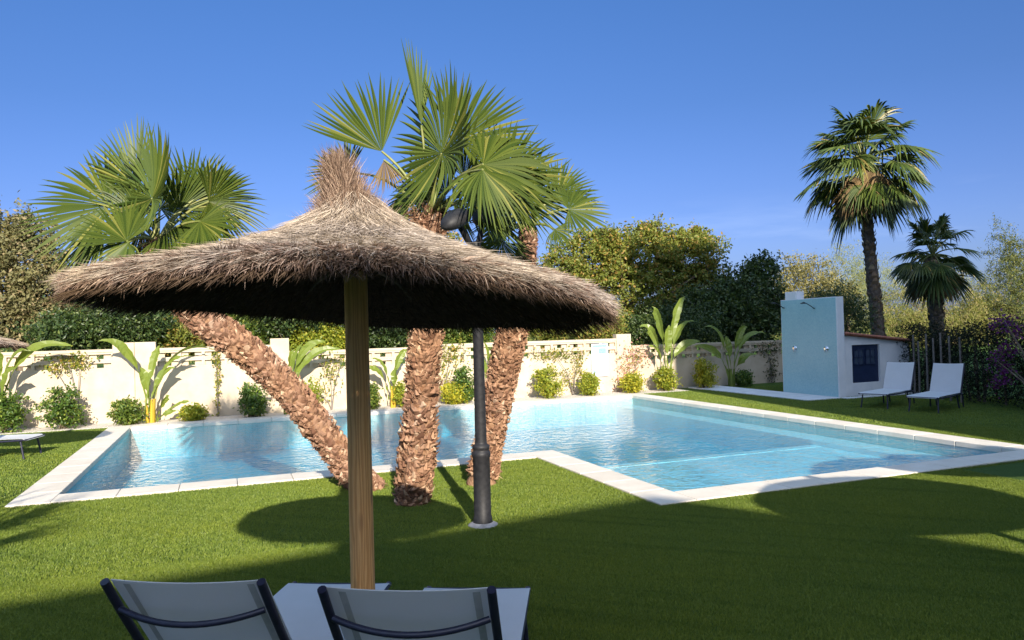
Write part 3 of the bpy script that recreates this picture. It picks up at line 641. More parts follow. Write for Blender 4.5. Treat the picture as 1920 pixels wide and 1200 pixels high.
def boots_trunk(parent, P, R, n_boot, seed, mat='boots', core='palm_core', size=.16, out=.5, z_lo=0.0):
    o = np.asarray(parent.location); P = np.asarray(P, float)-o; m = len(P)
    tt = np.linspace(0, 1, m); fine = np.linspace(0, 1, 60); Pf = np.stack([np.interp(fine, tt, P[:, k]) for k in range(3)], -1)
    for _ in range(3): Pf[1:-1] = (Pf[:-2]+2*Pf[1:-1]+Pf[2:])/4
    Rf = np.interp(fine, tt, R); r_ = np.random.default_rng(seed)
    c = MB(); c.tube(Pf, Rf*.93*(1+.05*np.sin(fine*90)+r_.normal(0, .02, 60)), 18); tr = c.build('trunk', M[core], parent, True)
    T = nrm(np.gradient(Pf, axis=0)); ref = np.array([1., .2, 0]); A = nrm(ref-T*(T@ref)[:, None]); B = np.cross(T, A)
    k = np.arange(n_boot); f_ = z_lo+(1-z_lo)*(k+.5)/n_boot+r_.normal(0, .004, n_boot); f_ = np.clip(f_, 0, .999); an = k*2.39996+r_.normal(0, .25, n_boot)
    ii = f_*59; i0 = np.floor(ii).astype(int); i0 = np.clip(i0, 0, 58); w_ = (ii-i0)[:, None]
    Cp = Pf[i0]*(1-w_)+Pf[i0+1]*w_; Tn = T[i0]; E_ = A[i0]*np.cos(an)[:, None]+B[i0]*np.sin(an)[:, None]; S_ = np.cross(Tn, E_); rr_ = np.interp(f_, fine, Rf)[:, None]
    sz = (size*r_.uniform(.65, 1.3, n_boot))[:, None]; wd = sz*r_.uniform(.38, .6, n_boot)[:, None]; oo = out*r_.uniform(.3, 1.3, n_boot)[:, None]; th = .018
    base = Cp+E_*rr_*.86-Tn*sz*.35; tip = Cp+E_*(rr_+sz*oo*.55)+Tn*sz*.55+S_*sz*r_.normal(0, .16, n_boot)[:, None]; md = Cp+E_*(rr_*1.03+sz*oo*.12)+Tn*sz*.1
    tip = tip+r_.normal(0, .012, tip.shape); md = md+r_.normal(0, .012, md.shape); V = np.stack([base-S_*wd, base+S_*wd, md+S_*wd*.75, tip+S_*wd*.22, tip-S_*wd*.22, md-S_*wd*.75, md+E_*th*1.6, base+E_*th, tip+E_*th*.3], 1)
    F4 = [(0, 7, 6, 5), (7, 1, 2, 6), (5, 6, 8, 4), (6, 2, 3, 8), (0, 5, 2, 1), (5, 4, 3, 2)]
    F = (np.arange(n_boot)[:, None, None]*9+np.array(F4)[None]).reshape(-1, 4)
    lb_ = MB().add(V.reshape(-1, 3), F)
    j = r_.integers(0, n_boot, n_boot*3); fd = E_[j]*.5+Tn[j]*r_.normal(.5, .9, (len(j), 1))+S_[j]*r_.normal(0, 1, (len(j), 1)); straw(lb_, Cp[j]+E_[j]*(rr_[j]*.98)+S_[j]*r_.normal(0, .03, (len(j), 1)), fd, r_.uniform(.03, .10, len(j)), .008, .3+0*ii[j])
    lb_.build('leaf_bases', M[mat], tr)
    return tr
def fibres(parent, c, r, h, n, seed, mat='boots'):
    r_ = np.random.default_rng(seed); a = r_.uniform(0, 6.28, n); z = r_.uniform(0, h, n); b = np.stack([r*np.cos(a), r*np.sin(a), z], -1)+np.asarray(c)-np.asarray(parent.location)
    d = np.stack([np.cos(a), np.sin(a), r_.normal(.8, .6, n)], -1)+r_.normal(0, .3, (n, 3)); m = MB(); straw(m, b, d, r_.uniform(.06, .2, n), .012, .15+0*a); m.build('fibre', M[mat], parent)
def cv(rt, up, fw): return CR*rt+CU*up+CF*fw
def leaf_px(parent, crown, D0, hub, tip, dD_hub, dD_tip, nvec, seed, Rk=1.0, **kw):
    h_ = atD(*hub, D0+dD_hub); t_ = atD(*tip, D0+dD_hub+dD_tip); R = np.linalg.norm(t_-h_)*Rk
    frond(parent, crown, h_, t_-h_, cv(*nvec), R, seed, **kw)

# middle palm
D0 = 8.75; base = gp(772, 945); t = thing('palm_tree', 'upright fan palm with shaggy brown trunk, directly behind the parasol', 'palm', tuple(base), 0, 'fan palms by the pool')
pts = [(771, 950), (777, 900), (783, 850), (788, 780), (793, 700), (798, 640), (802, 590), (804, 520), (805, 450), (806, 405)]
boots_trunk(t, [atD(*p, D0) for p in pts], [.165, .18, .19, .17, .16, .16, .165, .165, .155, .11], 1700, 3, size=.09, out=.9)
cr_ = atD(806, 405, D0); fibres(t, atD(805, 440, D0), .15, .3, 500, 5)
K = lambda *a, **k: leaf_px(t, cr_, D0, *a, **k)
K((716, 284), (646, 160), .1, .3, (.1, .1, -.8), 11, spread=46, n=22, cup=.10, droop=.03)
K((790, 235), (777, 88), -.1, .1, (.95, 0, -.35), 12, spread=26, n=13, cup=.04, droop=0)
K((828, 288), (838, 150), -.35, .15, (-.55, -.58, -.50), 13, pleat=.6, Rk=1.15, spread=165, n=52, cup=.20, droop=.10)
K((862, 262), (990, 215), .0, .35, (.45, .45, -.8), 14, spread=95, n=40, cup=.14, droop=.12)
K((906, 308), (1050, 345), -.85, .0, (.25, .55, -.8), 15, spread=120, n=46, cup=.10, droop=.32)
K((905, 318), (945, 420), -1.3, -.1, (.55, .35, -.75), 16, spread=70, n=26, cup=.16, droop=.3)
K((885, 385), (965, 430), -.6, .5, (.1, .7, -.7), 17, spread=110, n=36, droop=.25)
K((650, 325), (586, 300), .9, .25, (-.2, .3, -1), 18, spread=95, n=30)
K((720, 300), (738, 375), .15, .0, (-.2, .2, -1), 19, spread=40, n=14, mat='frond_dead', droop=.1, Rk=.8)
K((810, 340), (770, 350), .6, .6, (0, .5, -1), 20, spread=130, n=40)
K((850, 380), (880, 440), .5, .4, (.2, .6, -.6), 21, spread=100, n=34, droop=.35)
K((945, 335), (1055, 290), -.6, .2, (.35, .3, -.85), 23, spread=100, n=40, droop=.15)
K((872, 335), (965, 262), .3, .3, (.5, -.3, -.7), 24, spread=110, n=40, droop=.1)
K((835, 362), (752, 322), .2, .3, (-.5, -.3, -.7), 25, spread=110, n=40, droop=.1)
K((960, 372), (1060, 400), -.3, .1, (.3, .6, -.7), 26, spread=95, n=36, droop=.3)
K((770, 370), (720, 410), .5, .3, (-.3, .5, -.7), 22, spread=90, n=30, droop=.35)
# right palm
D0 = 9.75; base = gp(905, 910); t = thing('palm_tree', 'fan palm with pinkish scaly trunk leaning right behind the lamp post', 'palm', tuple(base), 0, 'fan palms by the pool')
pts = [(902, 914), (908, 880), (914, 840), (924, 790), (934, 740), (944, 690), (955, 650), (966, 600), (978, 530), (988, 470), (990, 428)]
boots_trunk(t, [atD(*p, D0) for p in pts], [.215, .175, .16, .17, .175, .175, .18, .165, .135, .10, .08], 1700, 4, size=.08, out=.6, z_lo=.07)
cr_ = atD(990, 425, D0)
K = lambda *a, **k: leaf_px(t, cr_, D0, *a, **k)
K((1066, 392), (1140, 385), -.1, .2, (.1, .6, -.8), 31, spread=120, n=36, droop=.2)
K((1048, 365), (1095, 325), .1, .3, (.2, .3, -1), 32, spread=75, n=26, droop=.1)
K((940, 452), (935, 520), -.6, -.2, (0, .3, -1), 33, spread=75, n=26, droop=.1)
K((950, 405), (880, 390), .2, .2, (-.2, .5, -.8), 34, spread=120, n=36)
K((985, 370), (1000, 270), .6, .4, (0, .2, -1), 35, spread=120, n=40)
K((1040, 430), (1075, 455), -.4, -.1, (.2, .4, -.8), 36, spread=80, n=26, droop=.4)
K((930, 370), (905, 300), .5, .4, (-.2, .2, -1), 37, spread=110, n=36)
K((955, 430), (900, 440), .5, .4, (-.2, .6, -.7), 38, spread=110, n=34, droop=.3)
# left palm, leaning
D0 = 9.62; base = gp(700, 922); t = thing('palm_tree', 'fan palm with a thick trunk leaning far left over the pool edge', 'palm', tuple(base), 0, 'fan palms by the pool')
pts = [(705, 925), (680, 905), (650, 872), (600, 803), (545, 733), (490, 680), (430, 632), (385, 602), (340, 560), (310, 520), (297, 480), (295, 455)]
boots_trunk(t, [atD(*p, D0) for p in pts], [.15, .165, .172, .175, .175, .18, .185, .18, .165, .15, .12, .09], 2400, 5, size=.085, out=.5)
cr_ = atD(296, 455, D0); fibres(t, atD(300, 498, D0), .17, .25, 500, 6)
K = lambda *a, **k: leaf_px(t, cr_, D0, *a, **k)
K((285, 372), (305, 238), -.35, .2, (-.42, -.60, -.58), 41, pleat=.8, Rk=1.05, spread=150, n=52, cup=.22, droop=.10)
K((255, 350), (205, 250), .1, .3, (-.5, .3, -.8), 42, spread=60, n=26, cup=.1, droop=.05)
K((205, 385), (75, 345), .1, .25, (-.1, .55, -.9), 43, spread=110, n=46, cup=.10, droop=.14)
K((240, 455), (175, 510), -.6, -.1, (-.35, .5, -.8), 44, spread=100, n=42, cup=.12, droop=.3)
K((238, 452), (205, 372), -.6, .2, (.2, .4, -1), 45, spread=75, n=30, cup=.1, droop=.1)
K((392, 378), (500, 400), .0, .2, (.6, -.5, -.52), 46, pleat=.8, Rk=1.05, spread=110, n=46, cup=.1, droop=.16)
K((385, 360), (415, 300), .3, .3, (.2, .2, -1), 47, spread=80, n=34, droop=.08)
K((375, 415), (440, 455), -.3, -.1, (.25, .4, -.85), 48, spread=90, n=36, droop=.3)
K((350, 420), (380, 480), .4, .1, (.3, .3, -.8), 49, spread=90, n=34, droop=.3)
K((190, 430), (120, 510), .3, .1, (-.3, .5, -.8), 50, spread=85, n=34, droop=.3)
K((335, 395), (425, 345), .15, .3, (.5, -.35, -.7), 52, spread=110, n=40, droop=.1)
K((268, 420), (175, 400), .05, .2, (-.4, -.2, -.8), 53, spread=105, n=40, droop=.2)
K((315, 438), (385, 500), -.2, .0, (.3, .4, -.8), 54, spread=90, n=34, droop=.3)
K((352, 382), (462, 335), .4, .3, (.4, .2, -.8), 55, spread=85, n=34, droop=.1)
K((250, 470), (215, 540), -.4, .0, (-.2, .4, -.8), 56, spread=75, n=28, droop=.25)
K((300, 390), (330, 330), .6, .5, (0, .2, -1), 51, spread=140, n=44)

# two tall palms far right
def far_palm(label, basepx, Y, top, path, R, nl, fr, seed, skirt, parts):
    b = at(*path[0], Y); b[2] = 0
    t = thing('palm_tree', label, 'palm', tuple(b), 0, 'palms beyond the hut')
    P = [at(*p, Y) for p in path]; P[0] = P[0]*1.0; P.insert(0, np.array([P[0][0], Y, 0.0]))
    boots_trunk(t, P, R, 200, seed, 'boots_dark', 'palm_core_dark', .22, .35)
    r_ = np.random.default_rng(seed); c = at(*top, Y)
    for i in range(nl):
        el_ = rad(85-(150)*((i+.5)/nl)**.9)+r_.normal(0, .22); az = i*2.39996+r_.normal(0, .35)
        d = np.array([math.cos(el_)*math.cos(az), math.cos(el_)*math.sin(az), math.sin(el_)]); pl_ = fr*r_.uniform(.6, 1.15)
        h_ = c+d*pl_; h_[2] -= .18*pl_*math.cos(el_)
        ax = d+np.array([0, 0, -.35-.3*math.cos(el_)]); n_ = np.array([-math.cos(az)*math.sin(el_), -math.sin(az)*math.sin(el_), math.cos(el_)])
        if abs(np.dot(nrm(n_), nrm(ax))) > .95: n_ = np.array([1, 0, 0.])
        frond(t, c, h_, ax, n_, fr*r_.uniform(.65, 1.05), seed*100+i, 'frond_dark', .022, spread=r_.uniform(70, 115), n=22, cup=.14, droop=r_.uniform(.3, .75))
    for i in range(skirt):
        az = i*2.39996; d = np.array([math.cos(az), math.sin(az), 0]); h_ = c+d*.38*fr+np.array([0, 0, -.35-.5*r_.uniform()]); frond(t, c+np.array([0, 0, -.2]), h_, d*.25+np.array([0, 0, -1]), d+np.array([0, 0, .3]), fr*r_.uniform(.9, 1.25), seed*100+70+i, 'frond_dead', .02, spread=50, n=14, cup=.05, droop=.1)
    return t
far_palm('tallest palm with a dark shaggy crown rising behind the hut', 0, 22.5, (1620, 305), [(1648, 640), (1640, 560), (1632, 480), (1625, 410), (1622, 328)], [.31, .28, .25, .23, .23, .2], 46, 1.5, 3, 26, 0)
far_palm('shorter dark palm to the right of the tallest palm', 0, 21.6, (1748, 480), [(1760, 640), (1755, 580), (1750, 530), (1746, 485)], [.27, .27, .26, .25, .22], 32, 1.05, 4, 9, 0)

# ------------------------------------------------------------------ leafy things
def leaves(mb, c, size, up=.5, aspect=.5, r_=rng, hang=0):
    n = len(c); nr = nrm(r_.normal(size=(n, 3))+np.array([0, -.25, up])); t_ = r_.normal(size=(n, 3)); t_[:, 2] -= hang
    t_ = nrm(t_-nr*(t_*nr).sum(1, keepdims=True)); s = np.cross(nr, t_); L_ = (size*r_.uniform(.6, 1.35, n))[:, None]; w_ = L_*aspect*.5
    V = np.stack([c, c+t_*L_*.45+s*w_+nr*L_*.06, c+t_*L_, c+t_*L_*.45-s*w_+nr*L_*.06], 1)
    mb.add(V.reshape(-1, 3), np.arange(n)[:, None]*4+np.arange(4)[None])
def blob_points(blobs, ncl, per, spread, r_, shell=.5):
    """clumps of leaves through a union of ellipsoids: (centre, radii)"""
    vol = np.array([np.prod(b[1])**(2/3) for b in blobs]); k = r_.choice(len(blobs), ncl, p=vol/vol.sum()); C = np.array([b[0] for b in blobs])[k]; R = np.array([b[1] for b in blobs])[k]
    d = nrm(r_.normal(size=(ncl, 3))); q = shell+(1.06-shell)*r_.uniform(0, 1, ncl)**.7+r_.normal(0, .10, ncl); cc = C+d*R*q[:, None]
    sc = spread*r_.uniform(.5, 1.5, ncl); n_ = (per*r_.uniform(.4, 1.6, ncl)).astype(int)+1; idx = np.repeat(np.arange(ncl), n_)
    return cc[idx]+r_.normal(size=(len(idx), 3))*sc[idx][:, None]*np.array([1, 1, .75]), cc
def px_blobs(lst, Y, dz=.8, fl=0):
    out_ = []
    for cx, cy, rx, rz in lst:
        c = at(cx, cy, Y); s_ = Y/ray(cx, cy)[1]/FPX; out_.append((c, np.array([rx*s_, max(rx*s_*dz, .5), rz*s_])))
    return out_
def tree(name, label, cat, Y, lst, leafm, lsize, ncl, per, spread, seed, group=None, trunk_px=None, tr=.16, aspect=.5, shell=.45, hang=0, up=.5, limbs=7):
    r_ = np.random.default_rng(seed); bl = px_blobs(lst, Y); cx = trunk_px if trunk_px is not None else lst[0][0]
    b = at(cx, 640, Y); b[2] = 0; t = thing(name, label, cat, tuple(b), 0, group)
    pts, cc = blob_points(bl, ncl, per, spread, r_, shell); m = MB(); leaves(m, pts-b, lsize, up, aspect, r_, hang)
    sp_ = cc[r_.integers(0, len(cc), ncl//9)]-np.mean([q[0] for q in bl], 0); dv_ = nrm(sp_*np.array([1, 1, .6])+np.array([0, 0, .5])+r_.normal(0, .35, sp_.shape)); t_ = r_.uniform(0, 1, (len(sp_), 16))*r_.uniform(.35, .95, (len(sp_), 1))
    Q = sp_[:, None]+np.mean([q[0] for q in bl], 0)+dv_[:, None]*t_[..., None]+r_.normal(0, .05, (len(sp_), 16, 3)); leaves(m, Q.reshape(-1, 3)-b, lsize*.9, up, aspect, r_, hang); m.build('crown', M[leafm], t)
    k = MB(); hub = np.mean([q[0] for q in bl], 0)-b; fork = np.array([0, 0, hub[2]*.55])
    k.tube([(0, 0, -.05), fork*.5+[.06, 0, 0], fork], [tr*1.15, tr, tr*.85], 9)
    for i in range(limbs):
        e = cc[r_.integers(len(cc))]-b; mid = fork*.5+e*.5+r_.normal(0, .15, 3); k.tube([fork*(.75+.25*r_.uniform()), mid, e], [tr*.5, tr*.3, tr*.08], 6)
    k.build('trunk', M['bark'], t, True); return t
LM = lambda *a, **k: M.__setitem__(a[0], leafmat(*a, **k))
LM('olive_brown', (.095, .10, .045), (.20, .19, .09), (.26, .21, .12), .2, .6, .3, .15)
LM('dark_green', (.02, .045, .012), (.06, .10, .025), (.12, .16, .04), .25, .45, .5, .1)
LM('olive_gold', (.09, .125, .02), (.21, .235, .045), (.32, .22, .06), .3, .5, .35, .16)
LM('beige_olive', (.13, .135, .05), (.26, .235, .10), None, .25, .6, .3)
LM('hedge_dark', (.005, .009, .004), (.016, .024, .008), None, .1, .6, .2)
LM('willow', (.17, .21, .09), (.34, .36, .18), None, .35, .6, .3)
LM('yellow_green', (.12, .15, .035), (.26, .265, .07), (.36, .31, .16), .3, .6, .3, .25)
LM('pine', (.045, .07, .022), (.13, .15, .04), (.20, .20, .06), .2, .6, .3, .2)
LM('mid_green', (.05, .10, .018), (.13, .19, .03), (.24, .26, .05), .3, .45, .4, .15)
LM('lime', (.13, .19, .02), (.27, .31, .035), (.42, .40, .05), .35, .45, .4, .2)
LM('yellow_leaf', (.26, .28, .02), (.46, .42, .04), (.20, .26, .03), .35, .45, .4, .3)
LM('shrub_green', (.035, .085, .015), (.10, .17, .025), (.22, .28, .05), .3, .4, .5, .12)
LM('magenta', (.09, .016, .11), (.20, .04, .24), (.08, .10, .03), .3, .6, .2, .3)
LM('pink', (.50, .24, .26), (.62, .40, .38), (.26, .24, .08), .3, .6, .2, .4)
LM('climber', (.10, .14, .02), (.28, .29, .05), (.38, .26, .06), .35, .5, .3, .12)
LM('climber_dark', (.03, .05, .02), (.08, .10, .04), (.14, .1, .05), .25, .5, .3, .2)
LM('strelitzia', (.10, .16, .025), (.20, .26, .05), None, .35, .4, .5)
LM('strelitzia_stem', (.30, .22, .02), (.50, .34, .03), None, .1, .5, .4)

tree('olive_tree', 'dusty brown green tree filling the left edge behind the wall', 'tree', 25, [(30, 520, 85, 110), (45, 445, 45, 45), (105, 560, 65, 75), (-50, 520, 90, 130), (150, 600, 60, 45), (20, 600, 90, 50)], 'olive_brown', .115, 1300, 34, .12, 201, 'trees beyond the wall', 40)
tree('broadleaf_tree', 'dark tree showing between the leaning palm and the parasol', 'tree', 27, [(380, 530, 75, 70), (290, 560, 80, 60), (450, 560, 70, 65), (220, 590, 70, 50), (380, 470, 40, 28)], 'dark_green', .14, 800, 26, .2, 202, 'trees beyond the wall')
tree('broadleaf_tree', 'olive tree crown showing behind the upright palm and parasol', 'tree', 26, [(790, 470, 70, 70), (840, 520, 70, 60), (700, 540, 80, 60), (790, 420, 40, 40), (600, 560, 80, 50)], 'olive_gold', .12, 900, 24, .18, 203, 'trees beyond the wall')
tree('broadleaf_tree', 'wide olive gold tree with orange tinged leaves, right of the parasol', 'tree', 25, [(1110, 500, 75, 62), (1200, 475, 85, 52), (1285, 485, 70, 55), (1180, 560, 120, 60), (1050, 540, 70, 70), (1310, 540, 70, 50), (1120, 455, 45, 28), (1215, 445, 45, 28), (1300, 452, 40, 26), (1000, 560, 60, 60)], 'olive_gold', .13, 2000, 34, .115, 204, 'trees beyond the wall', 1170, .2)
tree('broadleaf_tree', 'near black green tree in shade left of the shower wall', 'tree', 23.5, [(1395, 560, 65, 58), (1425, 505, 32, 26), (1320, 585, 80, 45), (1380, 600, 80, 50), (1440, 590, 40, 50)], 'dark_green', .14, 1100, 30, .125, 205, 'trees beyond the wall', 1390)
tree('broadleaf_tree', 'beige green tree peeping above the left of the shower wall', 'tree', 38, [(1490, 525, 40, 42), (1530, 520, 45, 38), (1465, 560, 35, 45), (1560, 560, 50, 50)], 'beige_olive', 0.15, 504, 24, .2, 206, 'trees beyond the wall', 1510)
tree('willow_tree', 'pale feathery tree behind the tallest palm trunk', 'tree', 42, [(1590, 505, 45, 45), (1640, 530, 50, 50), (1600, 570, 70, 50)], 'willow', 0.18, 576, 26, .25, 207, 'trees beyond the wall', 1590, aspect=.2, hang=1.5)
tree('weeping_tree', 'yellow green weeping tree between and right of the two palms', 'tree', 40, [(1700, 575, 60, 55), (1790, 560, 60, 62), (1835, 590, 55, 60), (1710, 620, 80, 40), (1800, 620, 80, 40)], 'yellow_green', 0.19, 960, 28, .22, 208, 'trees beyond the wall', 1790, aspect=.22, hang=2.0)
tree('pine_tree', 'tall bushy pine at the right edge of the view', 'tree', 39, [(1882, 470, 32, 50), (1915, 500, 40, 60), (1880, 540, 60, 55), (1930, 560, 60, 80), (1895, 600, 70, 50)], 'pine', 0.18, 900, 28, .2, 209, 'trees beyond the wall', 1900, aspect=.3)
tree('garden_bush', 'round dark bush rising behind the shower wall and hut', 'bush', 19.4, [(1570, 570, 50, 38), (1535, 580, 40, 32), (1600, 600, 35, 45)], 'dark_green', .07, 420, 24, .1, 210, None, 1565, .06)
hed = [('dark leafy shrub above the wall at far left', 150, 620, 75, 38, 'dark_green'), ('ochre leaved shrub above the wall left of the leaning trunk', 335, 628, 60, 34, 'olive_gold'), ('mid green shrub above the wall, behind the leaning trunk', 465, 618, 70, 40, 'mid_green'),
       ('yellow green shrub above the wall, left of the parasol pole', 600, 632, 52, 28, 'lime'), ('dark shrub above the wall right of the parasol pole', 730, 612, 75, 45, 'dark_green'), ('grey green shrub above the wall beside the lamp pole', 860, 605, 65, 50, 'mid_green'),
       ('dark shrub above the wall behind the leaning left trunk base of leaves', 560, 585, 80, 42, 'dark_green'), ('olive shrub above the wall right of the parasol rim', 1080, 605, 90, 45, 'olive_gold'), ('shaded dark shrub above the wall behind the giant leaves', 1260, 612, 90, 42, 'dark_green'), ('dark shrub above the wall under the leaning palm crown', 240, 605, 80, 45, 'dark_green')]
hed[6] = ('dark shrub behind the yellow green one, under the parasol rim', 560, 585, 80, 42, 'dark_green')
for i, (lb, cx, cy, rx, rz, mt_) in enumerate(hed):
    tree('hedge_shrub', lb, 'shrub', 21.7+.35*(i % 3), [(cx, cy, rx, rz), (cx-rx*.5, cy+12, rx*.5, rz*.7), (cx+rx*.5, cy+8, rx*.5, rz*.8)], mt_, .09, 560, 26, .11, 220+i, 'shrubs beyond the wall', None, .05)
# far wood that reads as one mass
m = MB(); r_ = np.random.default_rng(5); n = 1500; cx = r_.uniform(-30, 90, n); cyy = r_.uniform(55, 63, n); cz = 2.8*r_.uniform(0, 1, n)**.8*(1+.25*np.sin(cx*.5)); idx = np.repeat(np.arange(n), 26)
leaves(m, np.stack([cx, cyy, cz], -1)[idx]+r_.normal(size=(n*26, 3))*.35, .28, r_=r_); tag(m.build('far_wood', M['pine']), 'distant green wood on the horizon beyond the garden', 'wood', kind='stuff')

# shrubs in the planting bed
shr = [(8, 733, 812, 36, 'shrub_green', 'dark green shrub at the left edge under the big leaves'), (117, 727, 812, 36, 'shrub_green', 'full dark green shrub, second from the left along the wall'),
       (240, 750, 802, 28, 'mid_green', 'rounded green shrub left of the orange stemmed giant leaf plant'), (362, 762, 796, 21, 'lime', 'smallest light green shrub, right of the orange stemmed plant'),
       (475, 722, 785, 26, 'shrub_green', 'dark green shrub left of the leaning trunk'), (577, 715, 772, 27, 'lime', 'lime green shrub right above the leaning trunk'),
       (697, 720, 768, 12, 'mid_green', 'narrow green shrub just right of the parasol pole'), (756, 720, 765, 16, 'lime', 'light green shrub left of the upright palm trunk'),
       (850, 720, 760, 24, 'yellow_leaf', 'yellowish low shrub left of the lamp pole'), (872, 690, 758, 17, 'shrub_green', 'tall dark shrub half behind the lamp pole'),
       (1027, 688, 747, 25, 'lime', 'round yellow green shrub right of the leaning palm'), (1105, 700, 743, 18, 'lime', 'yellow green shrub below the notice board'),
       (1186, 700, 739, 20, 'yellow_leaf', 'brightest yellow shrub right of the notice board'), (1248, 690, 738, 20, 'lime', 'yellow green shrub at the foot of the tallest giant leaf plant'),
       (1322, 675, 733, 24, 'yellow_leaf', 'upright yellow green shrub at the edge of the shade'), (1395, 697, 731, 16, 'shrub_green', 'small dark shrub in the shade near the shower wall')]
for i, (cx, ty, by, hw_, mt_, lb) in enumerate(shr):
    Y = 19.78; r_ = np.random.default_rng(300+i); a = at(cx, by, Y); b = at(cx, ty, Y); s_ = Y/ray(cx, by)[1]/FPX; H_ = b[2]; R_ = hw_*s_
    t = thing('garden_shrub', lb, 'shrub', (a[0], Y, 0), 0, 'shrubs along the garden wall')
    bl = [(np.array([0, 0, H_*.55]), np.array([R_, R_*.9, H_*.47])), (np.array([R_*.15, 0, H_*.3]), np.array([R_*.8, R_*.8, H_*.3])), (np.array([-R_*.3, 0, H_*.75]), np.array([R_*.5, R_*.5, H_*.25]))]
    pts, cc = blob_points(bl, 170, 18, .05, r_, .3); m = MB(); leaves(m, pts, .075, .6, .5, r_); m.build('foliage', M[mt_], t)
    k = MB()
    for j in range(9): e = cc[r_.integers(len(cc))]; k.tube([(r_.normal(0, .03), r_.normal(0, .03), 0), e*.55+r_.normal(0, .02, 3), e], [.012, .009, .003], 5)
    k.build('stem', M['bark'], t)

# giant-leaf plants (paddle leaves on long stalks)
def paddle(mb, P, w, r_, frm=.36, n=18):
    P = np.asarray(P); t_ = np.linspace(0, 1, n); C = (1-t_)[:, None]**2*P[0]+2*((1-t_)*t_)[:, None]*P[1]+t_[:, None]**2*P[2]
    T = nrm(np.gradient(C, axis=0)); vn = np.array([r_.normal(0, .5), r_.normal(-.6, .4), .6]); N = nrm(vn-T*(T@vn)[:, None]); S = np.cross(T, N)
    q = np.clip((t_-frm)/(1-frm), 0, 1); wd = np.where(t_ > frm, w*np.sin(np.pi*q**.8)**.75, 0)+.016*(1-t_)+.004
    V = np.stack([C-S*wd[:, None]+N*(.35*wd)[:, None], C, C+S*wd[:, None]+N*(.35*wd)[:, None]], 1)
    V[:, 0] += r_.normal(0, .010, (n, 3)); V[:, 2] += r_.normal(0, .010, (n, 3))
    i = np.arange(n-1)[:, None]*3+np.arange(2)[None]; mb.add(V.reshape(-1, 3), np.stack([i, i+1, i+4, i+3], -1).reshape(-1, 4))
st = [((-4, 805), [(135, 648, .5), (60, 655, .3), (0, 650, .1), (-60, 680, .3), (30, 690, .2)], 'giant leaf plant at the left edge arching over the wall'),
      ((283, 797), [(183, 640, .3), (300, 648, .0), (262, 690, .0), (400, 655, .5), (360, 668, .3), (330, 690, .2)], 'giant leaf plant with bright orange yellow stems'),
      ((540, 778), [(610, 640, .3), (572, 640, .0), (550, 655, .0), (640, 655, .4), (590, 665, .2)], 'giant leaf plant half hidden behind the leaning trunk'),
      ((735, 765), [(696, 672, .2), (764, 655, .1), (745, 690, .0), (680, 690, .3)], 'small giant leaf plant right of the parasol pole'),
      ((922, 760), [(905, 640, .1), (940, 636, .1), (925, 650, .0), (955, 660, .2), (890, 670, .2)], 'giant leaf plant between the lamp pole and the right palm'),
      ((1250, 738), [(1284, 556, .0), (1200, 612, .3), (1222, 575, .15), (1312, 640, .3), (1255, 610, .0), (1302, 602, .25), (1215, 650, .3)], 'tallest giant leaf plant with one upright leaf, right of the notice board'),
      ((1372, 730), [(1300, 650, .3), (1322, 612, .25), (1435, 625, .4), (1400, 612, .15), (1360, 630, .0), (1418, 665, .3)], 'dark giant leaf plant in shade left of the shower wall')]
for i, (bp, lv, lb) in enumerate(st):
    Y = 19.9; r_ = np.random.default_rng(400+i); a = at(*bp, Y); a[2] = 0; t = thing('giant_leaf_plant', lb, 'plant', tuple(a), 0, 'giant leaf plants along the wall')
    s_ = Y/ray(*bp)[1]/FPX; k = MB(); n_st = 8
    for j, (tx, ty, cv_) in enumerate(lv):
        tip = at(tx, ty, Y+r_.normal(-.15, .22))-a; dx = tip[0]; st_top = np.array([r_.normal(0, .05)+dx*.06, r_.normal(0, .05), .45*min(1, tip[2]/1.4)])
        ctrl = np.array([dx*.22, tip[1]*.4, max(tip[2]*(.85+cv_*.7), .6)])
        m = MB(); paddle(m, [st_top*np.array([1, 1, .6]), ctrl, tip], .092 if i < 5 else .115, r_); m.build('leaf', M['strelitzia'], t)
    for j in range(n_st):
        an = r_.uniform(0, 6.28); k.tube([(.07*math.cos(an), .07*math.sin(an), 0), (.08*math.cos(an), .08*math.sin(an), .3), (.11*math.cos(an), .11*math.sin(an), .58)], [.04, .032, .014], 7)
    k.build('stem', M['strelitzia_stem' if i in (1, 3) else 'strelitzia'], t, True)
    if i == 1:
        for tx, ty in ((318, 742), (355, 752), (330, 770)):
            tip = at(tx, ty, Y-.1)-a; m = MB(); paddle(m, [np.array([.12, 0, .05]), np.array([tip[0]*.6, 0, tip[2]*.9]), tip], .07, r_); m.build('leaf', M['strelitzia'], t)

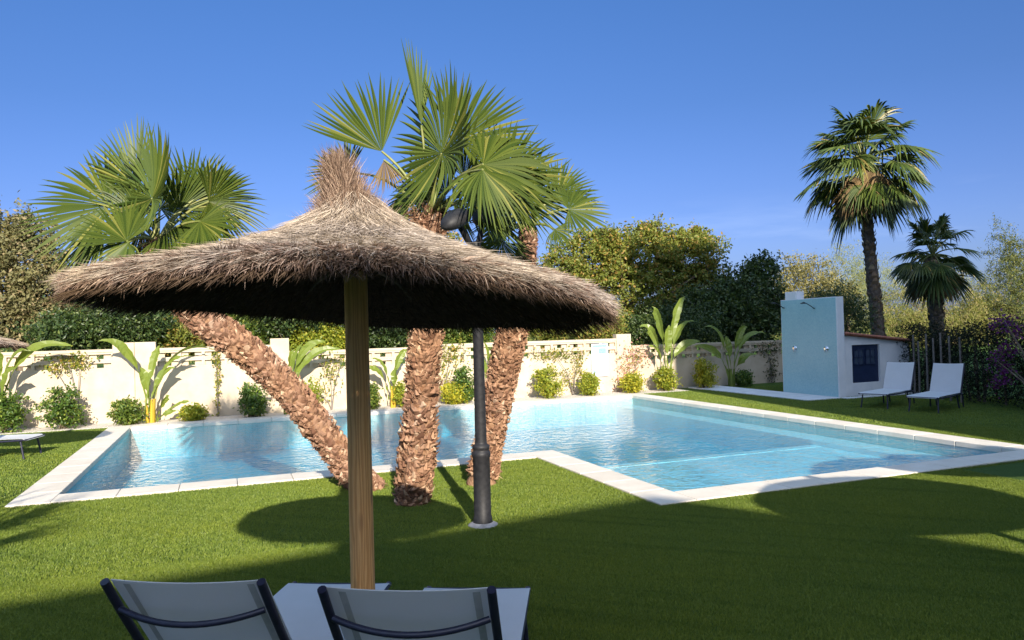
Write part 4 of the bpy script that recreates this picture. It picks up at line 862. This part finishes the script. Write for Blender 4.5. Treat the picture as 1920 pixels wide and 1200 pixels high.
# climbers trained on the wall
cl = [('thin climber with a bare stem left of the double pillar', 146, 795, [(128, 678, 40, 14, 260), (105, 695, 18, 10, 60), (150, 680, 14, 20, 80)], 'climber', 'climber_plant'),
      ('thin upright climber left of the leaning trunk', 409, 790, [(408, 720, 5, 55, 170), (405, 675, 10, 10, 70)], 'climber', 'climber_plant'),
      ('sparse pale climber left of the parasol pole', 622, 765, [(620, 700, 20, 55, 200), (640, 680, 25, 14, 110), (600, 740, 14, 26, 80)], 'climber', 'climber_plant'),
      ('greyish climber between the upright palm and the lamp pole', 835, 760, [(845, 665, 28, 25, 330), (835, 710, 14, 40, 150)], 'climber', 'climber_plant'),
      ('yellow green climber spreading left of the notice board', 1075, 742, [(1040, 665, 45, 12, 360), (1085, 680, 10, 28, 170), (1055, 700, 30, 10, 110), (1065, 718, 16, 10, 70)], 'climber', 'climber_plant'),
      ('pinkish flowering climber right of the notice board', 1185, 738, [(1180, 690, 20, 40, 420), (1200, 665, 22, 18, 200), (1165, 715, 12, 18, 110)], 'pink', 'climber_plant'),
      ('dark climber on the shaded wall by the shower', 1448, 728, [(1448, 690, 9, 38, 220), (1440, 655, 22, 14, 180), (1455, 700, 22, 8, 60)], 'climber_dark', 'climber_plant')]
for i, (lb, sxp, syp, cls, mt_, nm) in enumerate(cl):
    Y = WY-.10; r_ = np.random.default_rng(500+i); a = at(sxp, syp, Y); a[2] = 0; t = thing(nm, lb, 'climber', tuple(a), 0, 'climbers on the garden wall'); pts = []; k = MB()
    for cx, cy, rx, rz, n in cls:
        u = r_.normal(size=(n, 2))*.55; q = np.array([at(cx+a_*rx, cy+b_*rz, Y+r_.normal(0, .03)) for a_, b_ in u]); pts.append(q-a); e = at(cx, cy, Y)-a
        k.tube([(0, 0, 0), np.array([e[0]*.3, r_.normal(0, .02), e[2]*.55]), e], [.016, .012, .006], 6)
    m = MB(); leaves(m, np.concatenate(pts), .07, .3, .6, r_); m.build('foliage', M[mt_], t); k.build('stem', M['post_wood'], t, True)

# hedge, fence and bougainvillea on the right
A_, B_ = np.array([15.0, 8.6]), np.array([17.35, 15.6]); hd = nrm(B_-A_); hn = np.array([hd[1], -hd[0]])
def hedge_z(px, py, s): return None
r_ = np.random.default_rng(600); hl = np.linalg.norm(B_-A_)
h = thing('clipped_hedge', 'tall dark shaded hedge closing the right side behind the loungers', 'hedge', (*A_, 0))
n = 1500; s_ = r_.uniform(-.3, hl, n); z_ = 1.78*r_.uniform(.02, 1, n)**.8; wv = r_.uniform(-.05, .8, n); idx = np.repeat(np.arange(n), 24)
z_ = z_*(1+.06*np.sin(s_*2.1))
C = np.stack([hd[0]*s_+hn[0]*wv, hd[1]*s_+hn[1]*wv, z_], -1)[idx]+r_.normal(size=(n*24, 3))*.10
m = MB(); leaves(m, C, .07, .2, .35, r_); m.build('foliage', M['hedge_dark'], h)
k = MB()
for j in range(26): q = r_.uniform(0, hl); k.tube([(*(hd*q+hn*.35), 0), (*(hd*q+hn*.35+r_.normal(0, .08, 2)), .9), (*(hd*(q+r_.normal(0, .15))+hn*.3), 1.5)], [.03, .022, .008], 6)
k.build('stem', M['bark'], h)
fe = thing('stake_fence', 'weathered wooden stakes in front of the dark hedge beside the hut', 'fence', (*B_, 0))
for px, t0, t1 in ((1713, 628, 700), (1737, 626, 705), (1764, 624, 690), (1722, 640, 690), (1780, 630, 660), (1750, 634, 690), (1800, 632, 668)):
    # stakes stand along the hedge line
    d = ray(px, 660); q = None
    mat_ = np.array([[d[0], -hd[0]], [d[1], -hd[1]]]); off_ = A_-hn*.16; sol = np.linalg.solve(mat_, off_); P3 = CP+d*sol[0]; zt_ = CP[2]+ray(px, t0)[2]*sol[0]
    MB().tube([(P3[0]-B_[0], P3[1]-B_[1], 0), (P3[0]-B_[0]+.01, P3[1]-B_[1], zt_*.5), (P3[0]-B_[0], P3[1]-B_[1], zt_)], [.026, .024, .022], 8).build('stake', M['post_wood'], fe)
bo = thing('bougainvillea', 'purple flowering bougainvillea climbing over the dark hedge', 'plant', (*(A_+hd*1.6-hn*.25), 0)); o_ = np.array([*(A_+hd*1.6-hn*.25), 0]); pts = []
for px, py, rx, rz, n in ((1880, 606, 26, 12, 260), (1870, 672, 12, 14, 110), (1885, 690, 22, 28, 300), (1868, 720, 14, 12, 110), (1890, 655, 12, 14, 100), (1905, 625, 14, 14, 90)):
    d = ray(px, py); mat_ = np.array([[d[0], -hd[0]], [d[1], -hd[1]]]); sol = np.linalg.solve(mat_, A_-hn*.22); c = CP+d*sol[0]; sc = sol[0]/FPX
    pts.append(c+np.stack([r_.normal(0, rx*sc*.6, n)*hd[0], r_.normal(0, rx*sc*.6, n)*hd[1], r_.normal(0, rz*sc*.6, n)], -1)+r_.normal(0, .04, (n, 3))-o_)
m = MB(); leaves(m, np.concatenate(pts), .06, .3, .8, r_); m.build('blossom', M['magenta'], bo)
k = MB()
for j in range(5): e = np.concatenate(pts)[r_.integers(700)]; k.tube([(0, 0, 0), e*np.array([.4, .4, .6]), e], [.025, .018, .006], 6)
k.build('stem', M['bark'], bo)

# ------------------------------------------------------------------ what stands behind the viewer and throws the shade
VZ = 4.225                                                       # storeys below the roof line
vl = thing('villa', 'house behind the viewer whose roof shades the near lawn', 'house', (-1.34, -12.0, 0))
up_ = lambda pl: [(x, z+VZ) for x, z in pl]
p = MB(); p.prism([(-12, 0), (7.6, 0)]+up_([(7.6, .8), (5.24, 3.05), (4.42, 3.68), (3.2, 4.46), (.61, 4.08), (-2.44, 3.9), (-12, 3.5)]), -7, 0); p.build('wall', M['white'], vl)
p = MB(); p.prism(up_([(-12.3, 3.52), (-2.44, 3.92), (.61, 4.10), (3.2, 4.48), (4.42, 3.70), (5.24, 3.07), (5.24, 3.01), (4.4, 3.63), (3.2, 4.40), (-12.3, 3.4)]), .004, .3); p.build('roof', M['tile_roof'], vl)
p = MB(); p.prism(up_([(-.5, 3.8), (.42, 3.8), (.40, 4.27), (.20, 4.38), (.0, 4.50), (-.13, 4.51), (-.26, 4.53), (-.5, 4.53)]), -.9, -.01); p.build('chimney', M['white'], vl)
ab = thing('apartment_block', 'tall pale building behind the viewer on the right', 'building', (10.0, -3, 0))
p = MB(); p.box(0, 26, -12, 0, 0, 17.2); p.build('wall', M['white'], ab)
p = MB()
for fl_ in range(4):
    for c_ in range(5): p.box(1.5+c_*4, 3.0+c_*4, .002, .03, 1.2+fl_*3.3, 2.7+fl_*3.3)
p.build('window', M['glass'], ab)
for (sxp, syp), lb in (((1690, 948), 'thatched parasol out of view on the right that shades the coping'), ((1800, 864), 'farther thatched parasol out of view on the right')):
    g_ = gp(sxp, syp); sh = 4.55; q = parasol('thatched_parasol', (g_[0]-.141*sh, g_[1]-.99*sh, 0), lb, 7000, 1.42)

g_ = gp(-190, 1040); t = thing('palm_tree', 'fan palm out of view on the left whose fronds shade the lawn', 'palm', (g_[0]-1.0, g_[1]-7.1, 0)); c = np.array([g_[0]-1.0, g_[1]-7.1, 3.1]); r_ = np.random.default_rng(77)
boots_trunk(t, [c*np.array([1, 1, 0]), c*np.array([1, 1, .4])+[.05, 0, 0], c-[0, 0, .1]], [.22, .2, .15], 200, 9, size=.12, out=.6)
for i in range(8):
    az = i*2.39996; e_ = r_.uniform(-.2, 1.0); d = np.array([math.cos(az)*math.cos(e_), math.sin(az)*math.cos(e_), math.sin(e_)]); frond(t, c, c+d*.7, d+[0, 0, .1], np.array([-math.cos(az)*math.sin(e_), -math.sin(az)*math.sin(e_), math.cos(e_)]), 1.0, 900+i, spread=75, n=11, fuse=.25, droop=.2)
